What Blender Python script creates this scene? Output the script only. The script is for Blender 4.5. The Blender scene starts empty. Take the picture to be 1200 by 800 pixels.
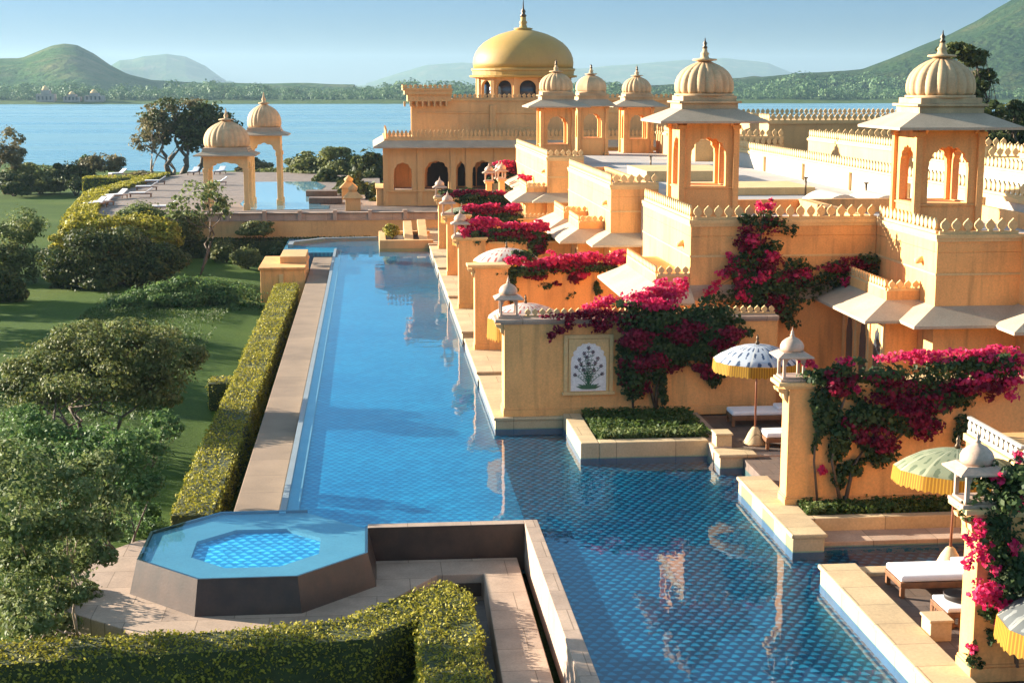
import bpy, bmesh, math, random
import numpy as np
random.seed(7)
RNG = np.random.default_rng(11)
C = bpy.context.scene.collection
SC = bpy.context.scene
R = math.radians
PI = math.pi

# ------------------------------------------------------------------ camera, sky, sun, exposure
FPX, CAMH = 1750.0, 11.0
PITCH = math.atan2(302, FPX)
YAW = math.atan2(168, math.hypot(FPX, 302))
cam = bpy.data.cameras.new('camera')
cam.sensor_width = 36; cam.lens = 36 * FPX / 1200
cam.clip_start = .5; cam.clip_end = 30000
camo = bpy.data.objects.new('camera', cam); C.objects.link(camo)
camo.location = (0, 0, CAMH)
camo.rotation_euler = (PI / 2 - PITCH, 0, -YAW)
SC.camera = camo

SUN_EL, SUN_AZ = 14.5, 25.0          # the sun stands to the left, a little beyond the scene
sdir = (-math.cos(R(SUN_EL)) * math.cos(R(SUN_AZ)), math.cos(R(SUN_EL)) * math.sin(R(SUN_AZ)), math.sin(R(SUN_EL)))
world = bpy.data.worlds.new('World'); SC.world = world; world.use_nodes = True
wn = world.node_tree.nodes; wl = world.node_tree.links
sky = wn.new('ShaderNodeTexSky'); sky.sky_type = 'NISHITA'; sky.sun_disc = False
sky.sun_elevation = R(SUN_EL); sky.sun_rotation = math.atan2(sdir[0], sdir[1])
sky.altitude = 4000; sky.air_density = 1.0; sky.dust_density = .1; sky.ozone_density = 4.0
bg = wn['Background']; bg.inputs['Strength'].default_value = .125
tcw = wn.new('ShaderNodeTexCoord'); sxyz = wn.new('ShaderNodeSeparateXYZ'); wl.new(tcw.outputs['Generated'], sxyz.inputs[0])
rw = wn.new('ShaderNodeValToRGB'); wl.new(sxyz.outputs[2], rw.inputs[0])
HALF = [(.0, (.043, .042, .045)), (.06, (.086, .098, .101)), (.15, (.25, .30, .25)), (.27, (.23, .34, .32)), (.5, (1.12, .70, .38))]     # doubled below: low sky dimmed, unseen upper sky boosted warm to fill the shade
while len(rw.color_ramp.elements) < len(HALF): rw.color_ramp.elements.new(.5)
for k, (p, c) in enumerate(HALF): rw.color_ramp.elements[k].position = p; rw.color_ramp.elements[k].color = (*c, 1)
mw = wn.new('ShaderNodeMix'); mw.data_type = 'RGBA'; mw.blend_type = 'MULTIPLY'; mw.inputs[0].default_value = 1
wl.new(sky.outputs[0], mw.inputs[6]); wl.new(rw.outputs[0], mw.inputs[7]); m2 = wn.new('ShaderNodeMix'); m2.data_type = 'RGBA'; m2.blend_type = 'ADD'; m2.inputs[0].default_value = 1
wl.new(mw.outputs[2], m2.inputs[6]); wl.new(mw.outputs[2], m2.inputs[7]); wl.new(m2.outputs[2], bg.inputs['Color'])
sun = bpy.data.lights.new('sun', 'SUN'); sun.energy = 5.0; sun.angle = R(.5); sun.color = (1, .90, .74)
suno = bpy.data.objects.new('sun', sun); C.objects.link(suno)
from mathutils import Vector, Matrix
suno.rotation_euler = Vector(sdir).to_track_quat('Z', 'Y').to_euler()
suno.location = (-60, 40, 60)
vs = SC.view_settings
vs.view_transform = 'Standard'; vs.look = 'None'; vs.exposure = 2.0; vs.gamma = 1.0; vs.use_curve_mapping = False
SC.render.engine = 'CYCLES'
cy = SC.cycles
cy.use_denoising = True
try: cy.denoiser = 'OPENIMAGEDENOISE'
except Exception: pass
cy.max_bounces = 7; cy.diffuse_bounces = 4; cy.glossy_bounces = 3; cy.transmission_bounces = 4
cy.transparent_max_bounces = 12; cy.volume_bounces = 1
cy.caustics_reflective = False; cy.caustics_refractive = False
cy.use_adaptive_sampling = True; cy.adaptive_threshold = .015
cy.sample_clamp_indirect = 6

def ray(px, py):
    x = (px - 600) / FPX; u = (400 - py) / FPX
    fw = (math.sin(YAW) * math.cos(PITCH), math.cos(YAW) * math.cos(PITCH), -math.sin(PITCH))
    rt = (math.cos(YAW), -math.sin(YAW), 0)
    up = (math.sin(YAW) * math.sin(PITCH), math.cos(YAW) * math.sin(PITCH), math.cos(PITCH))
    return [fw[i] + x * rt[i] + u * up[i] for i in range(3)]
def onY(px, py, Y):                  # where a sight line meets the plane y = Y
    d = ray(px, py); t = Y / d[1]
    return (d[0] * t, Y, CAMH + d[2] * t)
def onZ(px, py, z=0):
    d = ray(px, py); t = (z - CAMH) / d[2]
    return (d[0] * t, d[1] * t, z)

# ------------------------------------------------------------------ materials
def nt(name):
    m = bpy.data.materials.new(name); m.use_nodes = True
    n = m.node_tree.nodes; l = m.node_tree.links
    return m, n, l, n['Principled BSDF'], n['Material Output']
def N(n, t, **kw):
    o = n.new(t)
    for k, v in kw.items(): setattr(o, k, v)
    return o
def ramp(n, stops, interp='LINEAR'):
    r = n.new('ShaderNodeValToRGB'); e = r.color_ramp.elements; r.color_ramp.interpolation = interp
    while len(e) < len(stops): e.new(.5)
    for i, (p, c) in enumerate(stops):
        e[i].position = p; e[i].color = (*c, 1) if len(c) == 3 else c
    return r
def mixc(n, l, fac, a, b, mode='MIX'):
    m = n.new('ShaderNodeMix'); m.data_type = 'RGBA'; m.blend_type = mode
    for s, v in ((0, fac), (6, a), (7, b)):
        if hasattr(v, 'is_linked') or hasattr(v, 'links'): l.new(v, m.inputs[s])
        else: m.inputs[s].default_value = v if s == 0 else (*v, 1)
    return m.outputs[2]
def mth(n, l, op, a, b=None, c=None):
    m = n.new('ShaderNodeMath'); m.operation = op
    for i, v in enumerate((a, b, c)):
        if v is None: continue
        if hasattr(v, 'links'): l.new(v, m.inputs[i])
        else: m.inputs[i].default_value = v
    return m.outputs[0]

def stone(name, base, var=.25, scale=1.2, rough=.8, bump=.15, fine=18, streak=.0, joints=None, stain=None):
    """a mineral surface: broad mottling, fine grain, optional rain streaks and slab joints"""
    m, n, l, b, out = nt(name)
    geo = N(n, 'ShaderNodeNewGeometry')
    n1 = N(n, 'ShaderNodeTexNoise'); n1.inputs['Scale'].default_value = scale; n1.inputs['Detail'].default_value = 6
    n2 = N(n, 'ShaderNodeTexNoise'); n2.inputs['Scale'].default_value = fine; n2.inputs['Detail'].default_value = 4
    l.new(geo.outputs['Position'], n1.inputs['Vector']); l.new(geo.outputs['Position'], n2.inputs['Vector'])
    lo = tuple(c * (1 - var) for c in base); hi = tuple(min(1, c * (1 + var * .7)) for c in base)
    r1 = ramp(n, [(.3, lo), (.7, hi)]); l.new(n1.outputs['Fac'], r1.inputs[0])
    g = ramp(n, [(.3, (.86, .86, .86)), (.7, (1.06, 1.06, 1.06))]); l.new(n2.outputs['Fac'], g.inputs[0])
    col = mixc(n, l, 1.0, r1.outputs[0], g.outputs[0], 'MULTIPLY')
    if streak:
        mp = N(n, 'ShaderNodeMapping'); mp.inputs['Scale'].default_value = (2.2, 2.2, .22)
        l.new(geo.outputs['Position'], mp.inputs[0])
        n3 = N(n, 'ShaderNodeTexNoise'); n3.inputs['Scale'].default_value = 1.6; n3.inputs['Detail'].default_value = 5
        l.new(mp.outputs[0], n3.inputs['Vector'])
        r3 = ramp(n, [(.5, (0, 0, 0)), (.75, (1, 1, 1))]); l.new(n3.outputs['Fac'], r3.inputs[0])
        sf = mth(n, l, 'MULTIPLY', r3.outputs[0], streak)
        col = mixc(n, l, sf, col, tuple(c * .55 for c in (stain or base)))
    h = n2.outputs['Fac']
    if joints:
        br = N(n, 'ShaderNodeTexBrick'); br.offset = .5
        br.inputs['Scale'].default_value = 1; br.inputs['Brick Width'].default_value = joints[0]; br.inputs['Row Height'].default_value = joints[1]
        br.inputs['Mortar Size'].default_value = .012; br.inputs['Mortar Smooth'].default_value = .3
        br.inputs['Color1'].default_value = (1, 1, 1, 1); br.inputs['Color2'].default_value = (.80, .80, .82, 1); br.inputs['Mortar'].default_value = (.45, .43, .4, 1)
        l.new(geo.outputs['Position'], br.inputs['Vector'])
        col = mixc(n, l, 1.0, col, br.outputs[0], 'MULTIPLY')
    l.new(col, b.inputs['Base Color']); b.inputs['Roughness'].default_value = rough
    bp = N(n, 'ShaderNodeBump'); bp.inputs['Strength'].default_value = bump; bp.inputs['Distance'].default_value = .03
    l.new(h, bp.inputs['Height']); l.new(bp.outputs[0], b.inputs['Normal'])
    return m

def leafmat(name, c1, c2, c3=None, trans=.35, rough=.6, spec=.25):
    m, n, l, b, out = nt(name)
    geo = N(n, 'ShaderNodeNewGeometry')
    r = ramp(n, [(0, c1), (.6, c2), (1, c3 or c2)]); l.new(geo.outputs['Random Per Island'], r.inputs[0])
    l.new(r.outputs[0], b.inputs['Base Color']); b.inputs['Roughness'].default_value = rough
    b.inputs['Specular IOR Level'].default_value = spec
    t = N(n, 'ShaderNodeBsdfTranslucent'); l.new(r.outputs[0], t.inputs[0])
    mx = N(n, 'ShaderNodeMixShader'); mx.inputs[0].default_value = trans
    l.new(b.outputs[0], mx.inputs[1]); l.new(t.outputs[0], mx.inputs[2]); l.new(mx.outputs[0], out.inputs[0])
    return m
def plain(name, base, rough=.6, metal=0, var=.12, scale=6):
    m, n, l, b, out = nt(name)
    tc = N(n, 'ShaderNodeTexCoord'); nz = N(n, 'ShaderNodeTexNoise'); nz.inputs['Scale'].default_value = scale; nz.inputs['Detail'].default_value = 5
    l.new(tc.outputs['Object'], nz.inputs['Vector'])
    r = ramp(n, [(.3, tuple(c * (1 - var) for c in base)), (.7, tuple(min(1, c * (1 + var)) for c in base))]); l.new(nz.outputs['Fac'], r.inputs[0])
    l.new(r.outputs[0], b.inputs['Base Color']); b.inputs['Roughness'].default_value = rough; b.inputs['Metallic'].default_value = metal
    bp = N(n, 'ShaderNodeBump'); bp.inputs['Strength'].default_value = .1; bp.inputs['Distance'].default_value = .01
    l.new(nz.outputs['Fac'], bp.inputs['Height']); l.new(bp.outputs[0], b.inputs['Normal'])
    return m

M = {}
M['stucco'] = stone('ochre_stucco', (.88, .425, .14), var=.2, scale=.5, bump=.2, streak=.55, stain=(.5, .27, .1))
M['trim'] = stone('pale_stucco_trim', (.74, .48, .21), var=.12, scale=1.5, bump=.12, streak=.15)
M['pavilion'] = stone('tan_stone', (.68, .40, .16), var=.15, scale=.5, bump=.1, streak=.35)
M['eave'] = stone('eave_slab', (.46, .35, .24), var=.14, scale=1.1, bump=.1)
M['dome'] = stone('dome_plaster', (.58, .38, .20), var=.2, scale=1.6, bump=.1, streak=.35)
M['bigdome'] = stone('golden_dome', (.50, .30, .075), var=.12, scale=.35, bump=.05, rough=.6, streak=.15)
M['coping'] = stone('sandstone_coping', (.50, .33, .21), var=.16, scale=.9, bump=.1, joints=(2.4, 40.))
M['copeY'] = stone('sandstone_coping_long', (.31, .21, .135), var=.2, scale=.8, bump=.1, joints=(40., 1.9))
M['slab'] = stone('terrace_stone', (.62, .45, .25), var=.14, scale=1.3, bump=.1, joints=(1.8, 1.1))
M['pink'] = stone('pink_sandstone', (.48, .34, .245), var=.18, scale=1.4, bump=.1, joints=(1.6, 1.2))
M['brownpave'] = stone('brown_paving', (.25, .185, .145), var=.2, scale=1.2, bump=.1, joints=(1.2, 1.2))
M['deck'] = stone('dark_deck_stone', (.17, .115, .085), var=.2, scale=2, bump=.1, joints=(.6, .6))
M['wet'] = stone('wet_brown_stone', (.065, .034, .022), var=.35, scale=2.2, bump=.07, rough=.45, streak=.6, stain=(.06, .04, .03))
M['grey'] = stone('grey_slate', (.20, .17, .15), var=.2, scale=1.5, bump=.1, joints=(3., .8))
M['marble'] = stone('rosy_marble', (.52, .36, .26), var=.12, scale=4, bump=.06, rough=.5)
M['white'] = stone('white_lime', (.58, .51, .41), var=.12, scale=.6, bump=.08, streak=.1)
M['roof'] = stone('lime_roof', (.44, .40, .37), var=.18, scale=.4, bump=.08)
M['panel'] = stone('white_panel', (.80, .76, .74), var=.05, scale=6, bump=.03, rough=.4)
M['metaltip'] = plain('dark_bronze', (.10, .065, .035), .4, .6)
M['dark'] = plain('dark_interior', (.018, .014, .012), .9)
M['glass'] = plain('dim_glass', (.05, .06, .07), .15)
M['wood'] = plain('oiled_wood', (.20, .085, .035), .5, var=.3)
M['cushion'] = plain('white_canvas', (.82, .80, .80), .9, var=.04)
M['pole'] = plain('red_brown_pole', (.22, .07, .03), .4)
M['bark'] = stone('bark', (.13, .09, .06), var=.35, scale=5, bump=.5, fine=30)
M['palebark'] = stone('pale_bark', (.30, .22, .15), var=.3, scale=5, bump=.4, fine=30)
M['inlay_green'] = plain('green_inlay', (.03, .12, .06), .4)
M['inlay_dark'] = plain('violet_inlay', (.06, .02, .05), .4)
M['soil'] = stone('soil', (.05, .035, .022), var=.3, scale=4, bump=.4)
M['basket'] = plain('dark_wicker', (.03, .02, .015), .6)
M['red'] = plain('red_flower', (.6, .02, .02), .6)
M['leaf_hedge'] = leafmat('hedge_leaves', (.20, .19, .022), (.36, .32, .035), (.48, .41, .06), trans=.3)
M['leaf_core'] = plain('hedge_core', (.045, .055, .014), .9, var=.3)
M['leaf_olive'] = leafmat('olive_leaves', (.085, .105, .028), (.15, .165, .045), (.23, .23, .075))
M['leaf_dark'] = leafmat('dark_leaves', (.04, .056, .016), (.07, .092, .022), (.14, .14, .03), trans=.25)
M['leaf_fresh'] = leafmat('fresh_leaves', (.06, .12, .03), (.11, .19, .05), (.18, .25, .08))
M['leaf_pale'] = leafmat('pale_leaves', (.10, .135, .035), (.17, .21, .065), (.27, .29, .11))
M['leaf_dry'] = leafmat('dry_leaves', (.13, .11, .05), (.20, .17, .075), (.28, .22, .10))
M['leaf_vine'] = leafmat('vine_leaves', (.026, .048, .016), (.045, .078, .022), (.085, .115, .03), trans=.25)
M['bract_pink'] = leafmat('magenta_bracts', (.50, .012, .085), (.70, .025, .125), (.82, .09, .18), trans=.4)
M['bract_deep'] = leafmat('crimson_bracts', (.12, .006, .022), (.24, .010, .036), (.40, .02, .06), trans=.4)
M['grassblade'] = leafmat('grass_blades', (.04, .075, .015), (.065, .11, .022), (.12, .15, .035))

def grass_mat():
    m, n, l, b, out = nt('lawn_grass')
    geo = N(n, 'ShaderNodeNewGeometry')
    a = N(n, 'ShaderNodeTexNoise'); a.inputs['Scale'].default_value = .12; a.inputs['Detail'].default_value = 7
    f = N(n, 'ShaderNodeTexNoise'); f.inputs['Scale'].default_value = 9; f.inputs['Detail'].default_value = 5
    l.new(geo.outputs['Position'], a.inputs['Vector']); l.new(geo.outputs['Position'], f.inputs['Vector'])
    r = ramp(n, [(.3, (.045, .082, .015)), (.55, (.066, .11, .019)), (.75, (.10, .13, .028))]); l.new(a.outputs['Fac'], r.inputs[0])
    f.inputs['Detail'].default_value = 10; f.inputs['Roughness'].default_value = .75
    g = ramp(n, [(.3, (.45, .5, .45)), (.7, (1.5, 1.45, 1.2))]); l.new(f.outputs['Fac'], g.inputs[0])
    col = mixc(n, l, 1.0, r.outputs[0], g.outputs[0], 'MULTIPLY')
    # under the lake the ground is mud
    l.new(col, b.inputs['Base Color']); b.inputs['Roughness'].default_value = .9; b.inputs['Specular IOR Level'].default_value = .1
    bp = N(n, 'ShaderNodeBump'); bp.inputs['Strength'].default_value = .6; bp.inputs['Distance'].default_value = .05
    l.new(f.outputs['Fac'], bp.inputs['Height']); l.new(bp.outputs[0], b.inputs['Normal'])
    return m
M['grass'] = grass_mat()

def hill_mat(name, c1, c2, c3, scale):
    m, n, l, b, out = nt(name)
    geo = N(n, 'ShaderNodeNewGeometry')
    a = N(n, 'ShaderNodeTexNoise'); a.inputs['Scale'].default_value = scale; a.inputs['Detail'].default_value = 9; a.inputs['Roughness'].default_value = .65
    v = N(n, 'ShaderNodeTexNoise'); v.inputs['Scale'].default_value = scale * 9; v.inputs['Detail'].default_value = 6
    l.new(geo.outputs['Position'], a.inputs['Vector']); l.new(geo.outputs['Position'], v.inputs['Vector'])
    r = ramp(n, [(.32, c1), (.52, c2), (.7, c3)]); l.new(a.outputs['Fac'], r.inputs[0])
    l.new(r.outputs[0], b.inputs['Base Color']); b.inputs['Roughness'].default_value = 1; b.inputs['Specular IOR Level'].default_value = 0
    bp = N(n, 'ShaderNodeBump'); bp.inputs['Strength'].default_value = 1; bp.inputs['Distance'].default_value = 7; l.new(v.outputs['Fac'], bp.inputs['Height']); l.new(bp.outputs[0], b.inputs['Normal'])
    return m
M['hill'] = hill_mat('scrub_hillside', (.03, .075, .022), (.055, .105, .03), (.15, .14, .065), .010)
M['darkhill'] = hill_mat('dark_scrub_hillside', (.012, .034, .014), (.03, .055, .018), (.075, .075, .03), .013)
M['shore'] = hill_mat('wooded_shore', (.03, .07, .02), (.06, .11, .03), (.09, .10, .04), .02)

def tile_mat(name, light, dark):
    """fish-scale pool tiles: staggered light scallops on a deeper blue, each tile a little different"""
    m, n, l, b, out = nt(name)
    geo = N(n, 'ShaderNodeNewGeometry')
    wv = N(n, 'ShaderNodeTexNoise'); wv.inputs['Scale'].default_value = 1.3; wv.inputs['Detail'].default_value = 2; l.new(geo.outputs['Position'], wv.inputs['Vector'])
    off = N(n, 'ShaderNodeVectorMath', operation='MULTIPLY_ADD'); l.new(wv.outputs['Color'], off.inputs[0]); off.inputs[1].default_value = (.16, .20, 0); l.new(geo.outputs['Position'], off.inputs[2])
    sp = N(n, 'ShaderNodeSeparateXYZ'); l.new(off.outputs[0], sp.inputs[0])
    W, H = .27, .44
    row = mth(n, l, 'DIVIDE', sp.outputs[1], H / 2); rf = mth(n, l, 'FLOOR', row)
    par = mth(n, l, 'MULTIPLY', mth(n, l, 'MODULO', mth(n, l, 'ABSOLUTE', rf), 2), .5)
    u = mth(n, l, 'ADD', mth(n, l, 'DIVIDE', sp.outputs[0], W), par)
    fu = mth(n, l, 'ABSOLUTE', mth(n, l, 'SUBTRACT', mth(n, l, 'FRACT', u), .5))
    fv = mth(n, l, 'FRACT', row)
    d = mth(n, l, 'ADD', mth(n, l, 'MULTIPLY', mth(n, l, 'MULTIPLY', fu, fu), 4.), mth(n, l, 'MULTIPLY', fv, .75))
    cell = N(n, 'ShaderNodeCombineXYZ'); l.new(mth(n, l, 'FLOOR', u), cell.inputs[0]); l.new(rf, cell.inputs[1])
    wn_ = N(n, 'ShaderNodeTexWhiteNoise'); l.new(cell.outputs[0], wn_.inputs['Vector'])
    nz = N(n, 'ShaderNodeTexNoise'); nz.inputs['Scale'].default_value = .35; nz.inputs['Detail'].default_value = 4; l.new(geo.outputs['Position'], nz.inputs['Vector'])
    r = ramp(n, [(.38, light), (.62, dark)]); l.new(d, r.inputs[0])
    r2 = ramp(n, [(.3, (.70, .78, .85)), (.7, (1.2, 1.14, 1.08))]); l.new(nz.outputs['Fac'], r2.inputs[0])
    r3 = ramp(n, [(0, (.72, .76, .80)), (1, (1.25, 1.2, 1.15))]); l.new(wn_.outputs['Value'], r3.inputs[0])
    col = mixc(n, l, 1.0, mixc(n, l, 1.0, r.outputs[0], r2.outputs[0], 'MULTIPLY'), r3.outputs[0], 'MULTIPLY')
    l.new(col, b.inputs['Base Color']); b.inputs['Roughness'].default_value = .4
    return m
M['tile'] = tile_mat('scallop_pool_tiles', (.022, .17, .25), (.001, .024, .064))
M['lanetile_sheen'] = tile_mat('channel_tiles_sky_sheen', (.035, .26, .36), (.010, .135, .235))  # sky reflection over the channel put into paler tiles
M['spatile'] = tile_mat('bright_spa_tiles', (.20, .62, .80), (.012, .24, .44))
M['lining'] = stone('dark_waterline_tiles', (.012, .09, .17), var=.15, scale=3, bump=.03, rough=.4)
M['ledge'] = stone('pale_blue_ledge', (.25, .29, .31), var=.08, scale=1.2, bump=.03, rough=.5)

def pool_water_mat():
    m, n, l, b, out = nt('pool_water')
    n.remove(b)
    geo = N(n, 'ShaderNodeNewGeometry')
    mp = N(n, 'ShaderNodeMapping'); mp.inputs['Scale'].default_value = (1.0, .8, 1)
    l.new(geo.outputs['Position'], mp.inputs[0])
    a = N(n, 'ShaderNodeTexNoise'); a.inputs['Scale'].default_value = 1.1; a.inputs['Detail'].default_value = 3; a.inputs['Roughness'].default_value = .45
    l.new(mp.outputs[0], a.inputs['Vector'])
    bp = N(n, 'ShaderNodeBump'); bp.inputs['Strength'].default_value = .065; bp.inputs['Distance'].default_value = .12
    l.new(a.outputs['Fac'], bp.inputs['Height'])
    fr = N(n, 'ShaderNodeFresnel'); fr.inputs[0].default_value = 1.33; l.new(bp.outputs[0], fr.inputs['Normal'])
    gl = N(n, 'ShaderNodeBsdfGlossy'); gl.inputs['Roughness'].default_value = .015; l.new(bp.outputs[0], gl.inputs['Normal'])
    tr = N(n, 'ShaderNodeBsdfTransparent'); tr.inputs[0].default_value = (.55, .90, 1.0, 1)
    fac = mth(n, l, 'MULTIPLY', fr.outputs[0], mth(n, l, 'SUBTRACT', 1, geo.outputs['Backfacing']))
    mx = N(n, 'ShaderNodeMixShader'); l.new(fac, mx.inputs[0]); l.new(tr.outputs[0], mx.inputs[1]); l.new(gl.outputs[0], mx.inputs[2])
    l.new(mx.outputs[0], out.inputs[0])
    return m
M['water'] = pool_water_mat()
def lake_mat():
    m, n, l, b, out = nt('lake_water')
    geo = N(n, 'ShaderNodeNewGeometry')
    mp = N(n, 'ShaderNodeMapping'); mp.inputs['Scale'].default_value = (.12, .5, 1); l.new(geo.outputs['Position'], mp.inputs[0])
    a = N(n, 'ShaderNodeTexNoise'); a.inputs['Scale'].default_value = 1.; a.inputs['Detail'].default_value = 5; l.new(mp.outputs[0], a.inputs['Vector'])
    mp2 = N(n, 'ShaderNodeMapping'); mp2.inputs['Scale'].default_value = (.004, .02, 1); l.new(geo.outputs['Position'], mp2.inputs[0])
    c = N(n, 'ShaderNodeTexNoise'); c.inputs['Scale'].default_value = 1.; c.inputs['Detail'].default_value = 4; l.new(mp2.outputs[0], c.inputs['Vector'])
    r = ramp(n, [(.35, (.11, .24, .27)), (.65, (.19, .33, .36))]); l.new(c.outputs['Fac'], r.inputs[0])
    l.new(r.outputs[0], b.inputs['Base Color'])
    rr = ramp(n, [(.35, (.22,) * 3), (.65, (.38,) * 3)]); l.new(c.outputs['Fac'], rr.inputs[0]); l.new(rr.outputs[0], b.inputs['Roughness'])
    b.inputs['IOR'].default_value = 1.33
    bp = N(n, 'ShaderNodeBump'); bp.inputs['Strength'].default_value = .9; bp.inputs['Distance'].default_value = .5
    l.new(a.outputs['Fac'], bp.inputs['Height']); l.new(bp.outputs[0], b.inputs['Normal'])
    return m
M['lake'] = lake_mat()
M['stillwater'] = plain('still_pale_water', (.20, .40, .50), .03, var=.05, scale=.2)

def canopy_mat(name, ground, motif, seam, k=12):
    """painted canvas: ring of dark motifs between radial seams"""
    m, n, l, b, out = nt(name)
    tc = N(n, 'ShaderNodeTexCoord'); sp = N(n, 'ShaderNodeSeparateXYZ'); l.new(tc.outputs['Object'], sp.inputs[0])
    ang = mth(n, l, 'ARCTAN2', sp.outputs[1], sp.outputs[0])
    rad = mth(n, l, 'SQRT', mth(n, l, 'ADD', mth(n, l, 'POWER', sp.outputs[0], 2), mth(n, l, 'POWER', sp.outputs[1], 2)))
    s1 = mth(n, l, 'SINE', mth(n, l, 'MULTIPLY', ang, k * 2)); s2 = mth(n, l, 'SINE', mth(n, l, 'MULTIPLY', rad, 9.))
    nz = N(n, 'ShaderNodeTexNoise'); nz.inputs['Scale'].default_value = 9; nz.inputs['Detail'].default_value = 3; l.new(tc.outputs['Object'], nz.inputs['Vector'])
    v = mth(n, l, 'ADD', mth(n, l, 'MULTIPLY', s1, s2), mth(n, l, 'MULTIPLY', mth(n, l, 'SUBTRACT', nz.outputs['Fac'], .5), 2.2))
    r = ramp(n, [(.42, (0, 0, 0)), (.56, (1, 1, 1))]); l.new(v, r.inputs[0])
    col = mixc(n, l, r.outputs[0], ground, motif)
    sm = mth(n, l, 'GREATER_THAN', mth(n, l, 'ABSOLUTE', mth(n, l, 'COSINE', mth(n, l, 'MULTIPLY', ang, k / 2))), .985)
    col = mixc(n, l, sm, col, seam)
    l.new(col, b.inputs['Base Color']); b.inputs['Roughness'].default_value = .85
    t = N(n, 'ShaderNodeBsdfTranslucent'); l.new(col, t.inputs[0])
    mx = N(n, 'ShaderNodeMixShader'); mx.inputs[0].default_value = .25
    l.new(b.outputs[0], mx.inputs[1]); l.new(t.outputs[0], mx.inputs[2]); l.new(mx.outputs[0], out.inputs[0])
    return m
M['can_blue'] = canopy_mat('blue_white_canvas', (.50, .54, .60), (.05, .09, .17), (.66, .66, .64))
M['can_green'] = canopy_mat('green_canvas', (.26, .28, .17), (.13, .16, .09), (.40, .40, .26))
M['can_pink'] = canopy_mat('pink_white_canvas', (.72, .62, .55), (.50, .10, .08), (.8, .75, .6))
M['can_grey'] = canopy_mat('grey_canvas', (.11, .12, .12), (.24, .25, .24), (.3, .3, .26))
def fringe_mat():
    m, n, l, b, out = nt('yellow_fringe')
    tc = N(n, 'ShaderNodeTexCoord'); sp = N(n, 'ShaderNodeSeparateXYZ'); l.new(tc.outputs['Object'], sp.inputs[0])
    ang = mth(n, l, 'ARCTAN2', sp.outputs[1], sp.outputs[0])
    s = mth(n, l, 'SINE', mth(n, l, 'MULTIPLY', ang, 110))
    r = ramp(n, [(.0, (.40, .19, .012)), (.7, (.64, .35, .025))]); l.new(s, r.inputs[0])
    l.new(r.outputs[0], b.inputs['Base Color']); b.inputs['Roughness'].default_value = .8
    t = N(n, 'ShaderNodeBsdfTranslucent'); l.new(r.outputs[0], t.inputs[0])
    mx = N(n, 'ShaderNodeMixShader'); mx.inputs[0].default_value = .45
    l.new(b.outputs[0], mx.inputs[1]); l.new(t.outputs[0], mx.inputs[2]); l.new(mx.outputs[0], out.inputs[0])
    return m
M['fringe'] = fringe_mat()

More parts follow.
